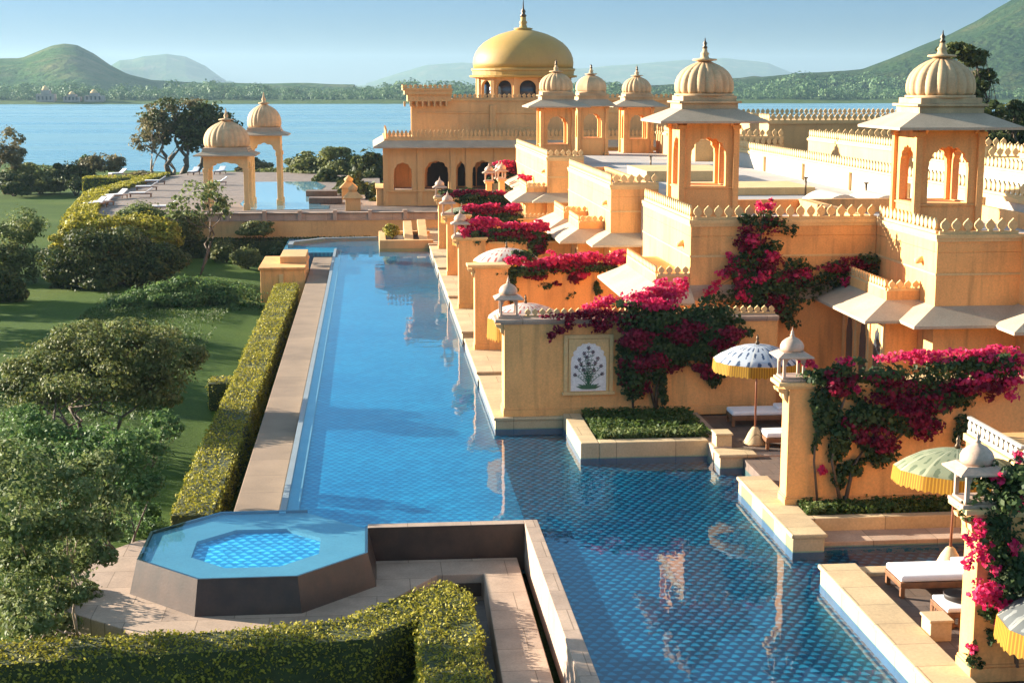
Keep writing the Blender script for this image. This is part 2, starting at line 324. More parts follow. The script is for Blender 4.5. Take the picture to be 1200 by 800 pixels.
# ------------------------------------------------------------------ mesh helpers
def root_of(o):
    while o.parent: o = o.parent
    return o
class MB:
    def __init__(s): s.v = []; s.f = []; s.sm = []
    def add(s, verts, faces, smooth=False):
        k = len(s.v); s.v += [tuple(p) for p in verts]
        s.f += [tuple(i + k for i in f) for f in faces]; s.sm += [smooth] * len(faces); return s
    def box(s, x0, x1, y0, y1, z0, z1):
        v = [(x0, y0, z0), (x1, y0, z0), (x1, y1, z0), (x0, y1, z0), (x0, y0, z1), (x1, y0, z1), (x1, y1, z1), (x0, y1, z1)]
        return s.add(v, [(3, 2, 1, 0), (4, 5, 6, 7), (0, 1, 5, 4), (1, 2, 6, 5), (2, 3, 7, 6), (3, 0, 4, 7)])
    def prism(s, poly, a, b, plane='xy'):
        """poly in the given plane, pulled from a to b along the third axis"""
        def P(p, t): return (p[0], p[1], t) if plane == 'xy' else (p[0], t, p[1]) if plane == 'xz' else (t, p[0], p[1])
        n = len(poly); v = [P(p, a) for p in poly] + [P(p, b) for p in poly]
        return s.add(v, [tuple(range(n))[::-1], tuple(range(n, 2 * n))] + [(i, (i + 1) % n, n + (i + 1) % n, n + i) for i in range(n)])
    def taper(s, p0, p1, z0, z1):
        n = len(p0); v = [(*p, z0) for p in p0] + [(*p, z1) for p in p1]
        return s.add(v, [tuple(range(n))[::-1], tuple(range(n, 2 * n))] + [(i, (i + 1) % n, n + (i + 1) % n, n + i) for i in range(n)])
    def lathe(s, prof, cx=0, cy=0, seg=32, lobes=0, depth=.06, smooth=True, rot=0, fade=None):
        v = []; f = []
        for j, (r, z) in enumerate(prof):
            for i in range(seg):
                t = 2 * PI * i / seg + rot
                k = 1
                if lobes:
                    d = depth * (fade[j] if fade else 1)
                    k = 1 - d * (1 - abs(math.sin(lobes * (t - rot) / 2)) ** .6)
                v.append((cx + r * k * math.cos(t), cy + r * k * math.sin(t), z))
        m = len(prof)
        for j in range(m - 1):
            for i in range(seg):
                a = j * seg + i; b = j * seg + (i + 1) % seg
                f.append((a, b, b + seg, a + seg))
        f.append(tuple(range(seg))[::-1]); f.append(tuple(range((m - 1) * seg, m * seg)))
        return s.add(v, f, smooth)
    def tube(s, pts, r0, r1=None, seg=7, smooth=True):
        r1 = r0 if r1 is None else r1; n = len(pts); v = []; f = []
        for k, p in enumerate(pts):
            a = Vector(pts[max(k - 1, 0)]); b = Vector(pts[min(k + 1, n - 1)]); d = (b - a).normalized()
            u = d.orthogonal().normalized() if abs(d.z) < .9 else d.cross(Vector((0, 1, 0))).normalized()
            w = d.cross(u); r = r0 + (r1 - r0) * k / (n - 1)
            for i in range(seg):
                t = 2 * PI * i / seg; q = Vector(p) + u * (r * math.cos(t)) + w * (r * math.sin(t)); v.append(tuple(q))
        for k in range(n - 1):
            for i in range(seg):
                a = k * seg + i; b = k * seg + (i + 1) % seg; f.append((a, b, b + seg, a + seg))
        f.append(tuple(range(seg))[::-1]); f.append(tuple(range((n - 1) * seg, n * seg)))
        return s.add(v, f, smooth)
    def eave(s, x0, x1, y0, y1, zi, ov, drop, th=.09, ovs=None):
        """sloping slab all round a rectangle; ovs = overhang (left, right, front, back)"""
        a, b, c, d = ovs or (ov,) * 4
        I = [(x0, y0), (x1, y0), (x1, y1), (x0, y1)]; O = [(x0 - a, y0 - c), (x1 + b, y0 - c), (x1 + b, y1 + d), (x0 - a, y1 + d)]
        v = [(*p, zi) for p in I] + [(*p, zi - drop) for p in O] + [(*p, zi - drop - th) for p in O] + [(*p, zi - th * 1.6) for p in I]
        f = []
        for i in range(4):
            j = (i + 1) % 4
            f += [(i, 4 + i, 4 + j, j), (4 + i, 8 + i, 8 + j, 4 + j), (8 + i, 12 + i, 12 + j, 8 + j), (12 + i, i, j, 12 + j)]
        return s.add(v, f)
    def merlons(s, p0, p1, z, pitch=.36, h=.42, th=.07, rail=.10):
        """a cresting of pointed leaf shapes on a low rail, from p0 to p1 (x, y)"""
        dx, dy = p1[0] - p0[0], p1[1] - p0[1]; L = math.hypot(dx, dy)
        if L < .05: return s
        ux, uy = dx / L, dy / L; n = max(1, round(L / pitch)); w = L / n
        def slab(prof, t0):
            v = []
            for side in (-th / 2, th / 2):
                for (a, b) in prof:
                    q = t0 + a; v.append((p0[0] + ux * q - uy * side, p0[1] + uy * q + ux * side, z + b))
            k = len(prof)
            s.add(v, [tuple(range(k))[::-1], tuple(range(k, 2 * k))] + [(i, (i + 1) % k, k + (i + 1) % k, k + i) for i in range(k)])
        slab([(0, 0), (L, 0), (L, rail), (0, rail)], 0)
        g = w * .40; H = h - rail
        half = [(g * .45, rail - .01), (g * .45, rail + H * .10), (g * .80, rail + H * .22), (g, rail + H * .40), (g * .96, rail + H * .56), (g * .72, rail + H * .72), (g * .30, rail + H * .86), (0, rail + H)]
        prof = half + [(-a, b) for a, b in half[-2::-1]]
        for i in range(n): slab(prof, (i + .5) * w)
        return s
    def mesh(s, name, mat, org=(0, 0, 0), recalc=True):
        me = bpy.data.meshes.new(name)
        me.from_pydata([(float(x) - org[0], float(y) - org[1], float(z) - org[2]) for x, y, z in s.v], [], s.f)
        me.polygons.foreach_set('use_smooth', s.sm)
        if recalc:
            bm = bmesh.new(); bm.from_mesh(me); bmesh.ops.recalc_face_normals(bm, faces=bm.faces); bm.to_mesh(me); bm.free()
        me.materials.append(mat); return me
    def build(s, name, mat, parent=None, bevel=0, label=None):
        org = root_of(parent).location if parent else (0, 0, 0)
        o = bpy.data.objects.new(name, s.mesh(name, mat, org)); C.objects.link(o)
        if parent: o.parent = parent
        if bevel:
            bv = o.modifiers.new('bevel', 'BEVEL'); bv.width = bevel; bv.segments = 2; bv.limit_method = 'ANGLE'; bv.angle_limit = R(50)
        if label: o['label'] = label
        return o
def tag(o, label, cat, group=None, kind=None):
    o['label'] = label; o['category'] = cat
    if group: o['group'] = group
    if kind: o['kind'] = kind
    return o
def thing(name, label, cat, loc=(0, 0, 0), group=None):
    o = bpy.data.objects.new(name, None); o.empty_display_size = .3; C.objects.link(o); o.location = [float(v) for v in loc]
    return tag(o, label, cat, group)
def struct(name, mb, mat, bevel=0):
    o = mb.build(name, mat, bevel=bevel); o['kind'] = 'structure'; return o
def single(name, mb, mat, loc, label, cat, group=None, bevel=0, kind=None):
    o = bpy.data.objects.new(name, mb.mesh(name, mat, loc)); C.objects.link(o); o.location = loc
    if bevel:
        bv = o.modifiers.new('bevel', 'BEVEL'); bv.width = bevel; bv.segments = 2; bv.limit_method = 'ANGLE'; bv.angle_limit = R(50)
    return tag(o, label, cat, group, kind)
def dup(root, loc, label, rz=0, group=None, scale=1):
    r = root.copy(); C.objects.link(r); r.location = loc; r.rotation_euler = (0, 0, rz); r.scale = (scale,) * 3; r['label'] = label
    if group: r['group'] = group
    for ch in list(root.children):
        c = ch.copy(); C.objects.link(c); c.parent = r
        for g in ch.children:
            d = g.copy(); C.objects.link(d); d.parent = c
    return r

def arch_pts(w, spring, top, cusps=5, n=26):
    """right springing -> left springing of a (multifoil) arch"""
    out = []
    for i in range(n + 1):
        t = PI * i / n
        x = w / 2 * math.cos(t); z = spring + (top - spring) * (abs(math.sin(t)) ** .85)
        if cusps:
            k = 1 - .15 * (1 - abs(math.sin(cusps * t + (0 if cusps % 2 == 0 else PI / 2 * 0))) ** .55) * (0 if i in (0, n) else 1)
            x *= k; z = spring + (z - spring) * k
        out.append((x, z))
    return out
def arch_panel(mb, c, width, z0, z1, ow, sill, spring, top, t0, t1, plane='xz', cusps=5):
    """wall panel of given width centred on c with one arched opening, thickness t0..t1"""
    h = width / 2
    if sill > z0: mb.prism([(c - h, z0), (c + h, z0), (c + h, sill), (c - h, sill)], t0, t1, plane)
    ap = arch_pts(ow, spring, top, cusps)
    poly = [(c + h, sill), (c + h, z1), (c - h, z1), (c - h, sill), (c - ow / 2, sill)] + [(c + x, z) for x, z in ap[::-1]] + [(c + ow / 2, sill)]
    mb.prism(poly, t0, t1, plane)

# ------------------------------------------------------------------ leaves
def leaf_mesh(name, pts, nrm, size, mat, org=(0, 0, 0), aspect=.6, jitter=.45, bend=True):
    """one small leaf per point: a folded rhombus facing roughly along nrm"""
    pts = np.asarray(pts, float); n = len(pts)
    nr = np.asarray(nrm, float) + RNG.normal(0, jitter, (n, 3)); nr /= np.linalg.norm(nr, axis=1)[:, None] + 1e-9
    t = RNG.normal(0, 1, (n, 3)); t -= (t * nr).sum(1)[:, None] * nr; t /= np.linalg.norm(t, axis=1)[:, None] + 1e-9
    b = np.cross(nr, t); s = (size * RNG.uniform(.45, 1.5, n))[:, None] if np.isscalar(size) else (size * RNG.uniform(.6, 1.35, n))[:, None]
    v = np.empty((n, 4, 3))
    v[:, 0] = pts - t * s * .5; v[:, 2] = pts + t * s * .5
    v[:, 1] = pts + b * s * aspect * .5 + nr * s * .12; v[:, 3] = pts - b * s * aspect * .5 + nr * s * .12
    v = v.reshape(-1, 3) - np.asarray(org)
    me = bpy.data.meshes.new(name)
    me.vertices.add(4 * n); me.vertices.foreach_set('co', v.ravel())
    me.loops.add(4 * n); me.loops.foreach_set('vertex_index', np.arange(4 * n, dtype=np.int32))
    me.polygons.add(n); me.polygons.foreach_set('loop_start', np.arange(0, 4 * n, 4, dtype=np.int32)); me.polygons.foreach_set('loop_total', np.full(n, 4, dtype=np.int32))
    me.update(calc_edges=True); me.materials.append(mat); return me
def ball_pts(c, r, n, shell=.5):
    d = RNG.normal(0, 1, (n, 3)); d /= np.linalg.norm(d, axis=1)[:, None]
    k = RNG.uniform(shell, 1, n) ** .7
    r = np.asarray(r if np.ndim(r) else (r, r, r), float)
    return np.asarray(c) + d * k[:, None] * r, d
def sub_clumps(c, r, k, lo=.28, hi=.5):
    """k smaller clumps spread through an ellipsoid"""
    r = np.asarray(r if np.ndim(r) else (r, r, r), float); out = []
    for _ in range(k):
        d = RNG.normal(0, 1, 3); d /= np.linalg.norm(d); q = RNG.uniform(.25, .92) ** .6
        rr = RNG.uniform(lo, hi)
        out.append((np.asarray(c) + d * q * r, r * rr * np.array([1, 1, .75])))
    return out
def obj_from(me, name, parent):
    o = bpy.data.objects.new(name, me); C.objects.link(o); o.parent = parent; return o
def crown(parent, name, lumps, per, size, mat, shell=.35, jitter=.6):
    P = []; D = []
    for c, r in lumps:
        n = max(8, int(per * RNG.uniform(.7, 1.3))); p, d = ball_pts(c, r, n, shell); P.append(p); D.append(d + np.array([0, 0, .35]))
    org = root_of(parent).location
    return obj_from(leaf_mesh(name, np.concatenate(P), np.concatenate(D), size, mat, org, jitter=jitter), name, parent)
def limb(mb, a, b, r0, r1, wob=.12, seg=6, k=5):
    a = np.asarray(a, float); b = np.asarray(b, float); L = np.linalg.norm(b - a); pts = []
    for i in range(k + 1):
        t = i / k; p = a + (b - a) * t
        if 0 < i < k: p = p + RNG.normal(0, wob * L * .35, 3) * np.array([1, 1, .4])
        pts.append(tuple(p))
    mb.tube(pts, r0, r1, seg)
def tree(name, label, cat, base, lumps, leaf, per, size, trunk_r=.15, fork=.35, bark='bark', stems=1, group=None, spread=.25, shell=.35, lumpk=5, subs=6, extra=None):
    """lumps: [(centre, radius)] world; each gets sub-clumps of leaves and a limb"""
    t = thing(name, label, cat, base, group)
    tops = np.mean([l[0] for l in lumps], axis=0); b = np.asarray(base, float)
    wood = MB(); forks = []
    for s in range(stems):
        off = np.array([RNG.normal(0, spread), RNG.normal(0, spread), 0]) if stems > 1 else np.zeros(3)
        a = b + off * .4; f = a + (tops - a) * fork + off * 1.6
        limb(wood, a - np.array([0, 0, .15]), f, trunk_r, trunk_r * .62, .10); forks.append(f)
    L = []
    for i, (c, r) in enumerate(lumps):
        f = forks[i % len(forks)]; limb(wood, f, c, trunk_r * .5, trunk_r * .16, .16)
        L.append((c, r)); L.append((c, np.asarray(r) * 1.1))
        for (c2, r2) in sub_clumps(c, r, subs):
            L.append((c2, r2)); limb(wood, np.asarray(c) * .6 + f * .4, c2, trunk_r * .16, trunk_r * .05, .15, 4, 3)
    wood.build('trunk', M[bark], t)
    crown(t, 'crown', L, per, size, M[leaf], shell)
    if extra: crown(t, 'pale_outer_leaves', [L[i] for i in range(0, len(L), 3)], int(per * extra[1]), size, M[extra[0]], .8)  # paler leaves mixed in on the outer shell
    return t
def shrub(name, label, cat, base, lumps, leaf, per, size, stem_r=.05, group=None, subs=5, shell=.4, bark='bark'):
    t = thing(name, label, cat, base, group); st = MB(); L = []
    for c, r in lumps:
        limb(st, np.asarray(base) + np.array([RNG.normal(0, .1), RNG.normal(0, .1), -.1]), c, stem_r, stem_r * .3, .12)
        L += sub_clumps(c, r, subs, .35, .55) + [(c, r), (c, np.asarray(r) * .85)]
    st.build('stem', M[bark], t); crown(t, 'foliage', L, per, size, M[leaf], shell); return t
def hedge(label, poly, z0, z1, leaf='leaf_hedge', dens=260, size=.085, group=None, name='clipped_hedge'):
    """clipped hedge over a plan polygon: a dense core and leaves all over its faces"""
    cx = sum(p[0] for p in poly) / len(poly); cyy = sum(p[1] for p in poly) / len(poly)
    t = thing(name, label, 'hedge', (cx, cyy, z0), group)
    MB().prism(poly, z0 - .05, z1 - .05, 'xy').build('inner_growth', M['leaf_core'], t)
    P = []; D = []
    n = len(poly)
    for i in range(n):
        a = np.array(poly[i]); b = np.array(poly[(i + 1) % n]); e = b - a; L = np.linalg.norm(e)
        if L < .01: continue
        nn = np.array([e[1], -e[0]]) / L
        if np.dot(nn, (a + b) / 2 - np.array([cx, cyy])) < 0: nn = -nn
        k = int(L * (z1 - z0) * dens); u = RNG.uniform(0, 1, k); w = RNG.uniform(0, 1, k)
        p = np.c_[a[0] + e[0] * u, a[1] + e[1] * u, z0 + (z1 - z0) * w]; j = RNG.normal(.01, .045, k)
        bul = .06 * np.sin(p[:, 0] * 1.7 + p[:, 1] * 1.3) * np.sin(p[:, 2] * 2.1 + p[:, 1])
        p[:, 0] += nn[0] * (j + bul); p[:, 1] += nn[1] * (j + bul); P.append(p); D.append(np.tile([nn[0], nn[1], .3], (k, 1)))
    xs = [p[0] for p in poly]; ys = [p[1] for p in poly]
    A = (max(xs) - min(xs)) * (max(ys) - min(ys)); k = int(A * dens)
    q = np.c_[RNG.uniform(min(xs), max(xs), k), RNG.uniform(min(ys), max(ys), k)]
    ins = np.zeros(k, bool)
    for i in range(n):
        x1, y1 = poly[i]; x2, y2 = poly[(i + 1) % n]
        cond = ((y1 > q[:, 1]) != (y2 > q[:, 1])) & (q[:, 0] < (x2 - x1) * (q[:, 1] - y1) / ((y2 - y1) if abs(y2 - y1) > 1e-9 else 1e-9) + x1); ins ^= cond
    q = q[ins]; zz = z1 + RNG.normal(0, .035, len(q)) + .05 * np.sin(q[:, 0] * 2.3) * np.sin(q[:, 1] * 1.9) + .03 * np.sin(q[:, 1] * .8)
    P.append(np.c_[q, zz]); D.append(np.tile([0, 0, 1.], (len(q), 1)))
    obj_from(leaf_mesh('foliage', np.concatenate(P), np.concatenate(D), size, M[leaf], t.location, jitter=1.1), 'foliage', t)
    return t
def vine(label, base, leaf_clumps, flower_clumps, stems, leaf='leaf_vine', flower='bract_pink', lsize=.13, fsize=.12, dens=330, fdens=300, deep=None, group='bougainvilleas on the suite walls'):
    """a climber: clumps are (centre, radius) in metres; density is leaves per square metre of clump"""
    t = thing('bougainvillea', label, 'climbing plant', base, group)
    st = MB()
    for pts, r in stems: st.tube(pts, r, r * .5, 6)
    st.build('stem', M['bark'], t)
    def go(cl, name, mat, size, dn):
        P = []; D = []
        for c, r in cl:
            for c2, r2 in [(np.asarray(c), np.asarray(r) * .9)] + sub_clumps(c, np.asarray(r) * 1.25, 8, .22, .55):
                a = 4 * r2[0] * r2[2]; p, d = ball_pts(c2, r2, max(6, int(dn * a)), .2); P.append(p); D.append(d + np.array([0, -.5, .4]))
        obj_from(leaf_mesh(name, np.concatenate(P), np.concatenate(D), size, mat, t.location, aspect=.75, jitter=.7), name, t)
    if leaf_clumps: go(leaf_clumps, 'foliage', M[leaf], lsize, dens)
    if flower_clumps: go(flower_clumps, 'flowers', M[flower], fsize, fdens)
    if deep: go(deep, 'deep_flowers', M['bract_deep'], fsize, fdens)  # further clumps in deeper crimson
    return t

# ------------------------------------------------------------------ terrain, lake, hills
def smooth(a, b, x):
    t = np.clip((x - a) / (b - a), 0, 1); return t * t * (3 - 2 * t)
LAKE = -4.0
def shore_y(x):           # where the hotel's bank meets the lake
    return np.interp(x, [-4000, -260, -110, -66, -40, -15, 5, 30, 120, 400, 4000], [120, 170, 250, 285, 257, 240, 232, 215, 215, 260, 260])
def ground_h(X, Y):
    s = shore_y(X); d = s - Y
    h = -1.5 - .9 * smooth(110, 220, Y) * smooth(-12, -30, X)
    h = h - .25 * smooth(-8, -30, X)
    h = np.where(d < 12, h + (LAKE - 2.5 - h) * smooth(12, -14, d), h)
    farb = smooth(1090, 1180, Y + .04 * X * 0)
    h = np.where(Y > 600, LAKE - 2.5 + farb * 5.5, h)
    return h
def grid(name, xs, ys, fn, mat):
    X, Y = np.meshgrid(xs, ys); Z = fn(X, Y); v = np.c_[X.ravel(), Y.ravel(), Z.ravel()]
    nx, ny = len(xs), len(ys); i = np.arange(nx * ny).reshape(ny, nx)
    f = np.c_[i[:-1, :-1].ravel(), i[:-1, 1:].ravel(), i[1:, 1:].ravel(), i[1:, :-1].ravel()]
    me = bpy.data.meshes.new(name); me.from_pydata(v.tolist(), [], f.tolist()); me.polygons.foreach_set('use_smooth', [True] * len(f))
    me.materials.append(mat); o = bpy.data.objects.new(name, me); C.objects.link(o); o['kind'] = 'structure'; return o
xs = np.unique(np.r_[np.linspace(-9000, -300, 24), np.linspace(-300, 300, 121), np.linspace(300, 9000, 24)])
ys = np.unique(np.r_[np.linspace(-60, 320, 153), np.linspace(320, 1000, 12), np.linspace(1000, 1300, 31), np.linspace(1300, 14000, 24)])
# the basin of the pool is sunk below the lawn
def gfn(X, Y):
    h = ground_h(X, Y)
    return np.where((X > -8) & (X < 60) & (Y > 10) & (Y < 112), np.minimum(h, -1.9), h)
grid('ground', xs, ys, gfn, M['grass'])
struct('lake', MB().add([(-9000, 140, LAKE), (9000, 140, LAKE), (9000, 1400, LAKE), (-9000, 1400, LAKE)], [(0, 1, 2, 3)]), M['lake'])

def bump1(x, pts):
    return np.interp(x, [p[0] for p in pts], [p[1] for p in pts])
def fract(X, Y, s, a, seed):
    r = np.random.default_rng(seed); out = 0
    for o in range(5):
        k = 2 ** o / s; p = r.uniform(0, 6.28, 6); th = r.uniform(0, 3.14, 3)
        for q in range(3): out = out + a / 2 ** o * np.sin((X * math.cos(th[q]) + Y * math.sin(th[q])) * k * 6.28 + p[q]) * .5
    return out
def ridge(name, D, prof, depth, mat, seed, rough, x0, x1, foot=LAKE):
    """a hill whose skyline at distance D runs through prof [(px, py)]"""
    pts = []
    for px, py in prof:
        d = ray(px, py); t = D / d[1]; pts.append((d[0] * t, CAMH + d[2] * t))
    pts.sort()
    def fn(X, Y):
        top = bump1(X * D / Y, pts); top = CAMH + (top - CAMH) * Y / D; u = np.abs(Y - D) / depth
        w = np.where(u < 1, .5 + .5 * np.cos(PI * np.clip(u, 0, 1)), 0)
        return foot - 3 + (top - foot + 3) * w + fract(X, Y, depth * .9, rough, seed) * np.clip(w * 2.2, 0, 1) * np.clip(1.25 - w, .12, 1)
    lo = min(p[0] for p in pts); hi = max(p[0] for p in pts)
    return grid(name, np.linspace(lo * 1.3, hi * 1.3, 260), np.linspace(D - depth, D + depth, 90), fn, mat)
ridge('left_hill', 2300, [(-420, 100), (-260, 84), (-120, 78), (-20, 70), (25, 69), (42, 62), (62, 54), (75, 52), (90, 54), (110, 64), (130, 78), (150, 88), (180, 95), (240, 98), (300, 99.5), (420, 101)], 760, M['hill'], 3, 9, 0, 0)
ridge('blue_hill', 6400, [(100, 97), (125, 80), (140, 70), (155, 69), (168, 65), (195, 63), (218, 67), (240, 78), (262, 95), (300, 98)], 900, M['hill'], 5, 20, 0, 0)
ridge('pale_hill', 8200, [(430, 98), (470, 86), (500, 78), (540, 75), (600, 76), (680, 80), (740, 76), (800, 70), (850, 69), (900, 75), (940, 90), (1010, 98)], 900, M['hill'], 8, 20, 0, 0)
ridge('right_hill', 1750, [(700, 99), (820, 97), (880, 93), (960, 88), (1010, 84), (1040, 72), (1075, 57), (1110, 43), (1145, 26), (1180, 4), (1210, -14), (1260, -26), (1340, -34), (1500, -40), (1700, -30), (1900, 0)], 560, M['darkhill'], 12, 12, 0, 0)
# wooded far bank: nobody could count these trees
def far_wood():
    P = []; D = []; S = []
    r = np.random.default_rng(5)
    def row(n, px0, px1, y0, y1, hlo, hhi, zb=LAKE + 2):
        for i in range(n):
            px = r.uniform(px0, px1); Y = r.uniform(y0, y1); d = ray(px, 110); x = d[0] * Y / d[1]
            h = r.uniform(hlo, hhi) * (.55 + .75 * r.uniform() ** 1.5) * (1 + .35 * math.sin(px * .021) * math.sin(px * .0071 + 2)); w = h * r.uniform(.45, .8)
            k = 130; q, dd = ball_pts((x, Y, zb + h * .55), (w, w, h * .5), k, .4)
            P.append(q); D.append(dd + np.array([0, -.1, .4])); S.append(np.full(k, max(.9, w * .24)))
    row(900, -60, 1260, 1165, 1230, 4, 8)
    row(700, -60, 1260, 1240, 1420, 6, 11, LAKE + 3)
    row(420, 240, 1010, 1420, 1560, 7, 11.5, LAKE + 3)
    row(360, 820, 1260, 1380, 1560, 9, 17, LAKE + 4)
    me = leaf_mesh('far_wood', np.concatenate(P), np.concatenate(D), np.concatenate(S), leafmat('far_leaves', (.05, .11, .035), (.09, .17, .055), (.15, .22, .08), trans=.2), jitter=.5, aspect=.9)
    o = bpy.data.objects.new('far_wood', me); C.objects.link(o)
    tag(o, 'hazy green wood along the far bank of the lake', 'trees', kind='stuff')
far_wood()
# pale buildings on the far bank, left
for i, (px, py0, w, h, lab) in enumerate([(53, 122, 13, 9, 'hazy pink lakeside building with a domed top'), (84, 121, 12, 6, 'low white and pink building beside the hazy domed one'), (110, 120, 14, 7, 'rightmost hazy pink building on the far bank')]):
    p = onY(px, py0, 1150); t = thing('lakeside_building', lab, 'building', (p[0], 1150, LAKE + 1.5), 'buildings across the lake')
    x, z = p[0], LAKE + 1.0
    MB().box(x - w / 2, x + w / 2, 1150, 1160, z, z + h * .7).box(x - w * .2, x + w * .25, 1149, 1158, z + h * .7, z + h).build('wall', stone('far_pink_wall', (.42, .30, .24), var=.2, scale=.2), t)
    MB().lathe([(w * .2, z + h), (w * .19, z + h * 1.12), (w * .1, z + h * 1.3), (.05, z + h * 1.42)], x, 1153, 16).build('dome', M['trim'], t)
    for k in range(4): MB().box(x - w * .4 + k * w * .22, x - w * .4 + k * w * .22 + 1.3, 1149.9, 1150.4, z + 2, z + 4.5).build('window', M['dark'], t)

# ------------------------------------------------------------------ pool
OCT = [(-5.6, 34.38), (-4.02, 32.8), (-1.78, 32.8), (-.2, 34.38), (-.2, 36.62), (-1.78, 38.2), (-4.02, 38.2), (-5.6, 36.62)]
def scaled(poly, k, c=(-2.9, 35.5)): return [(c[0] + (x - c[0]) * k, c[1] + (y - c[1]) * k) for x, y in poly]
POOL_N = 108.5
water_poly = [OCT[7], OCT[0], OCT[1], OCT[2], OCT[3], (-.2, 36.42), (3.95, 36.42), (3.95, 15), (18, 15), (18, 112), (3.5, 112), (3.4, POOL_N), (.4, POOL_N),
              (-3.3, POOL_N - .4), (-5.4, POOL_N - 2.6), (-5.4, POOL_N - 4.6), (-4.1, 102), (-2.32, 102), (-2.32, 38.2), OCT[6]]
struct('pool_water', MB().add([(x, y, 0) for x, y in water_poly], [tuple(range(len(water_poly)))]), M['water'])
struct('pool_floor', MB().box(3.86, 18, 15, 112, -1.35, -.22).box(3.8, 3.86, 15, 36.5, -1.35, -.22), M['tile'])
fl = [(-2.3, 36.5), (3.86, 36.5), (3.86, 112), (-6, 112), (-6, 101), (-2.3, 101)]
struct('channel_floor', MB().prism(fl, -1.35, -.222), M['lanetile_sheen'])
# shallow pale ledge along the overflow side
struct('overflow_ledge', MB().box(-2.33, -2.02, 38.3, 101.5, -1.1, -.09), M['ledge'])
lw = MB().box(-2.50, -2.335, 38.0, 101.5, -1.2, -.012)
single('overflow_wall', lw, M['ledge'], (-2.4, 70, -1.2), 'long thin wall at the left rim of the pool where water spills over', 'wall')
gut = MB().box(-2.62, -2.5, 38.5, 101.2, -1.3, -.9)
struct('overflow_channel', gut, M['wet'])
struct('left_coping', MB().box(-3.86, -2.62, 38.6, 101.0, -1.9, -.5), M['copeY'], bevel=.02)
# octagonal spa
j = thing('octagonal_spa', 'octagonal stone spa pool in the near corner with a tiled middle', 'spa pool', (-2.9, 35.5, -.8))
w = MB(); o1 = OCT; o0 = scaled(OCT, 1.07); n = 8
for i in range(8):
    if i == 4: continue
    a, b = OCT[i], OCT[(i + 1) % 8]; A, B = o0[i], o0[(i + 1) % 8]; ai, bi = scaled([a], .975)[0], scaled([b], .975)[0]
    w.add([(*A, -.82), (*B, -.82), (*b, -.004), (*a, -.004), (*ai, -.004), (*bi, -.004), (*ai, -1), (*bi, -1)], [(0, 1, 2, 3), (3, 2, 5, 4), (4, 5, 7, 6)])
w.build('wall', M['wet'], j)
r = MB(); inn = scaled(OCT, .56, (-2.85, 35.15))
for i in range(8):
    k = (i + 1) % 8; a, b = scaled(OCT, .974)[i], scaled(OCT, .974)[k]
    r.add([(*a, -.07), (*b, -.07), (*inn[k], -.10), (*inn[i], -.10), (*inn[i], -.26), (*inn[k], -.26)], [(0, 1, 2, 3), (3, 2, 5, 4)])
r.build('ledge', M['ledge'], j)
MB().prism(inn, -.95, -.19).build('floor', M['spatile'], j)
# infinity walls of the corner
iw = MB().box(-.2, 3.76, 36.33, 36.66, -1.2, .02).box(3.76, 4.12, 12, 36.66, -1.2, .02)
single('infinity_wall', iw, M['wet'], (1.8, 36.5, -1.2), 'brown stone pool wall with its sunlit top and left face painted paler around the sunken corner', 'wall', bevel=.015).data.materials.append(M['pink'])
bw = bpy.data.objects['infinity_wall']
for p in bw.data.polygons:
    if p.normal.z > .9 or p.normal.x < -.9 and p.center.x > 1: p.material_index = 1  # sunlight put into the colour: paler stone on top and left face
# paved platform around the spa
plat = [(-7.3, 37.1), (-7.1, 33.3), (-4.7, 31.25), (-.85, 31.6), (1.47, 35.0), (2.62, 35.0), (2.15, 12), (3.42, 12), (3.55, 36.2), (0.0, 36.25), (-.2, 38.6), (-4.2, 38.6), (-6.2, 38.6)]
struct('spa_platform', MB().prism(plat, -1.95, -.82), M['pink'], bevel=.02)
struct('sunken_path', MB().box(.9, 2.75, 12, 35.2, -1.9, -1.5), M['grey'])
single('drain_grille', MB().box(1.55, 2.55, 34.93, 34.985, -1.36, -1.04), M['wet'], (2.05, 34.96, -1.36), 'dark grille set in the end wall of the sunken path', 'grille')

# ------------------------------------------------------------------ right-hand terraces
def lining(x0, x1, y0, y1, q=.006):
    return struct('pool_lining', MB().box(x0 - q, x1 + q, y0 - q, y1 + q, -1.25, -.035), M['lining'])
def deck(name, x0, x1, y0, y1, z1, mat='slab', z0=-1.2, bevel=.03):
    mb = MB().box(x0, x1, y0, y1, z0, z1 - .1).box(x0 - .05, x1 + .05, y0 - .05, y1 + .05, z1 - .1, z1)
    lining(x0, x1, y0, y1)
    return struct(name, mb, M[mat], bevel)
SL = [(54.9, 62.4), (64.2, 74.2), (75.4, 86.2), (87.4, 99.2), (100.4, 112)]
for y0, y1 in SL: deck('terrace', 3.9, 5.9, y0, y1, .35)
struct('terrace_floor', MB().box(5.9, 11, 54.5, 112, -1.2, .28).box(6.2, 11, 47.3, 54.5, -1.2, .29), M['slab'])
deck('terrace', 3.9, 6.12, 47.0, 54.1, .36)
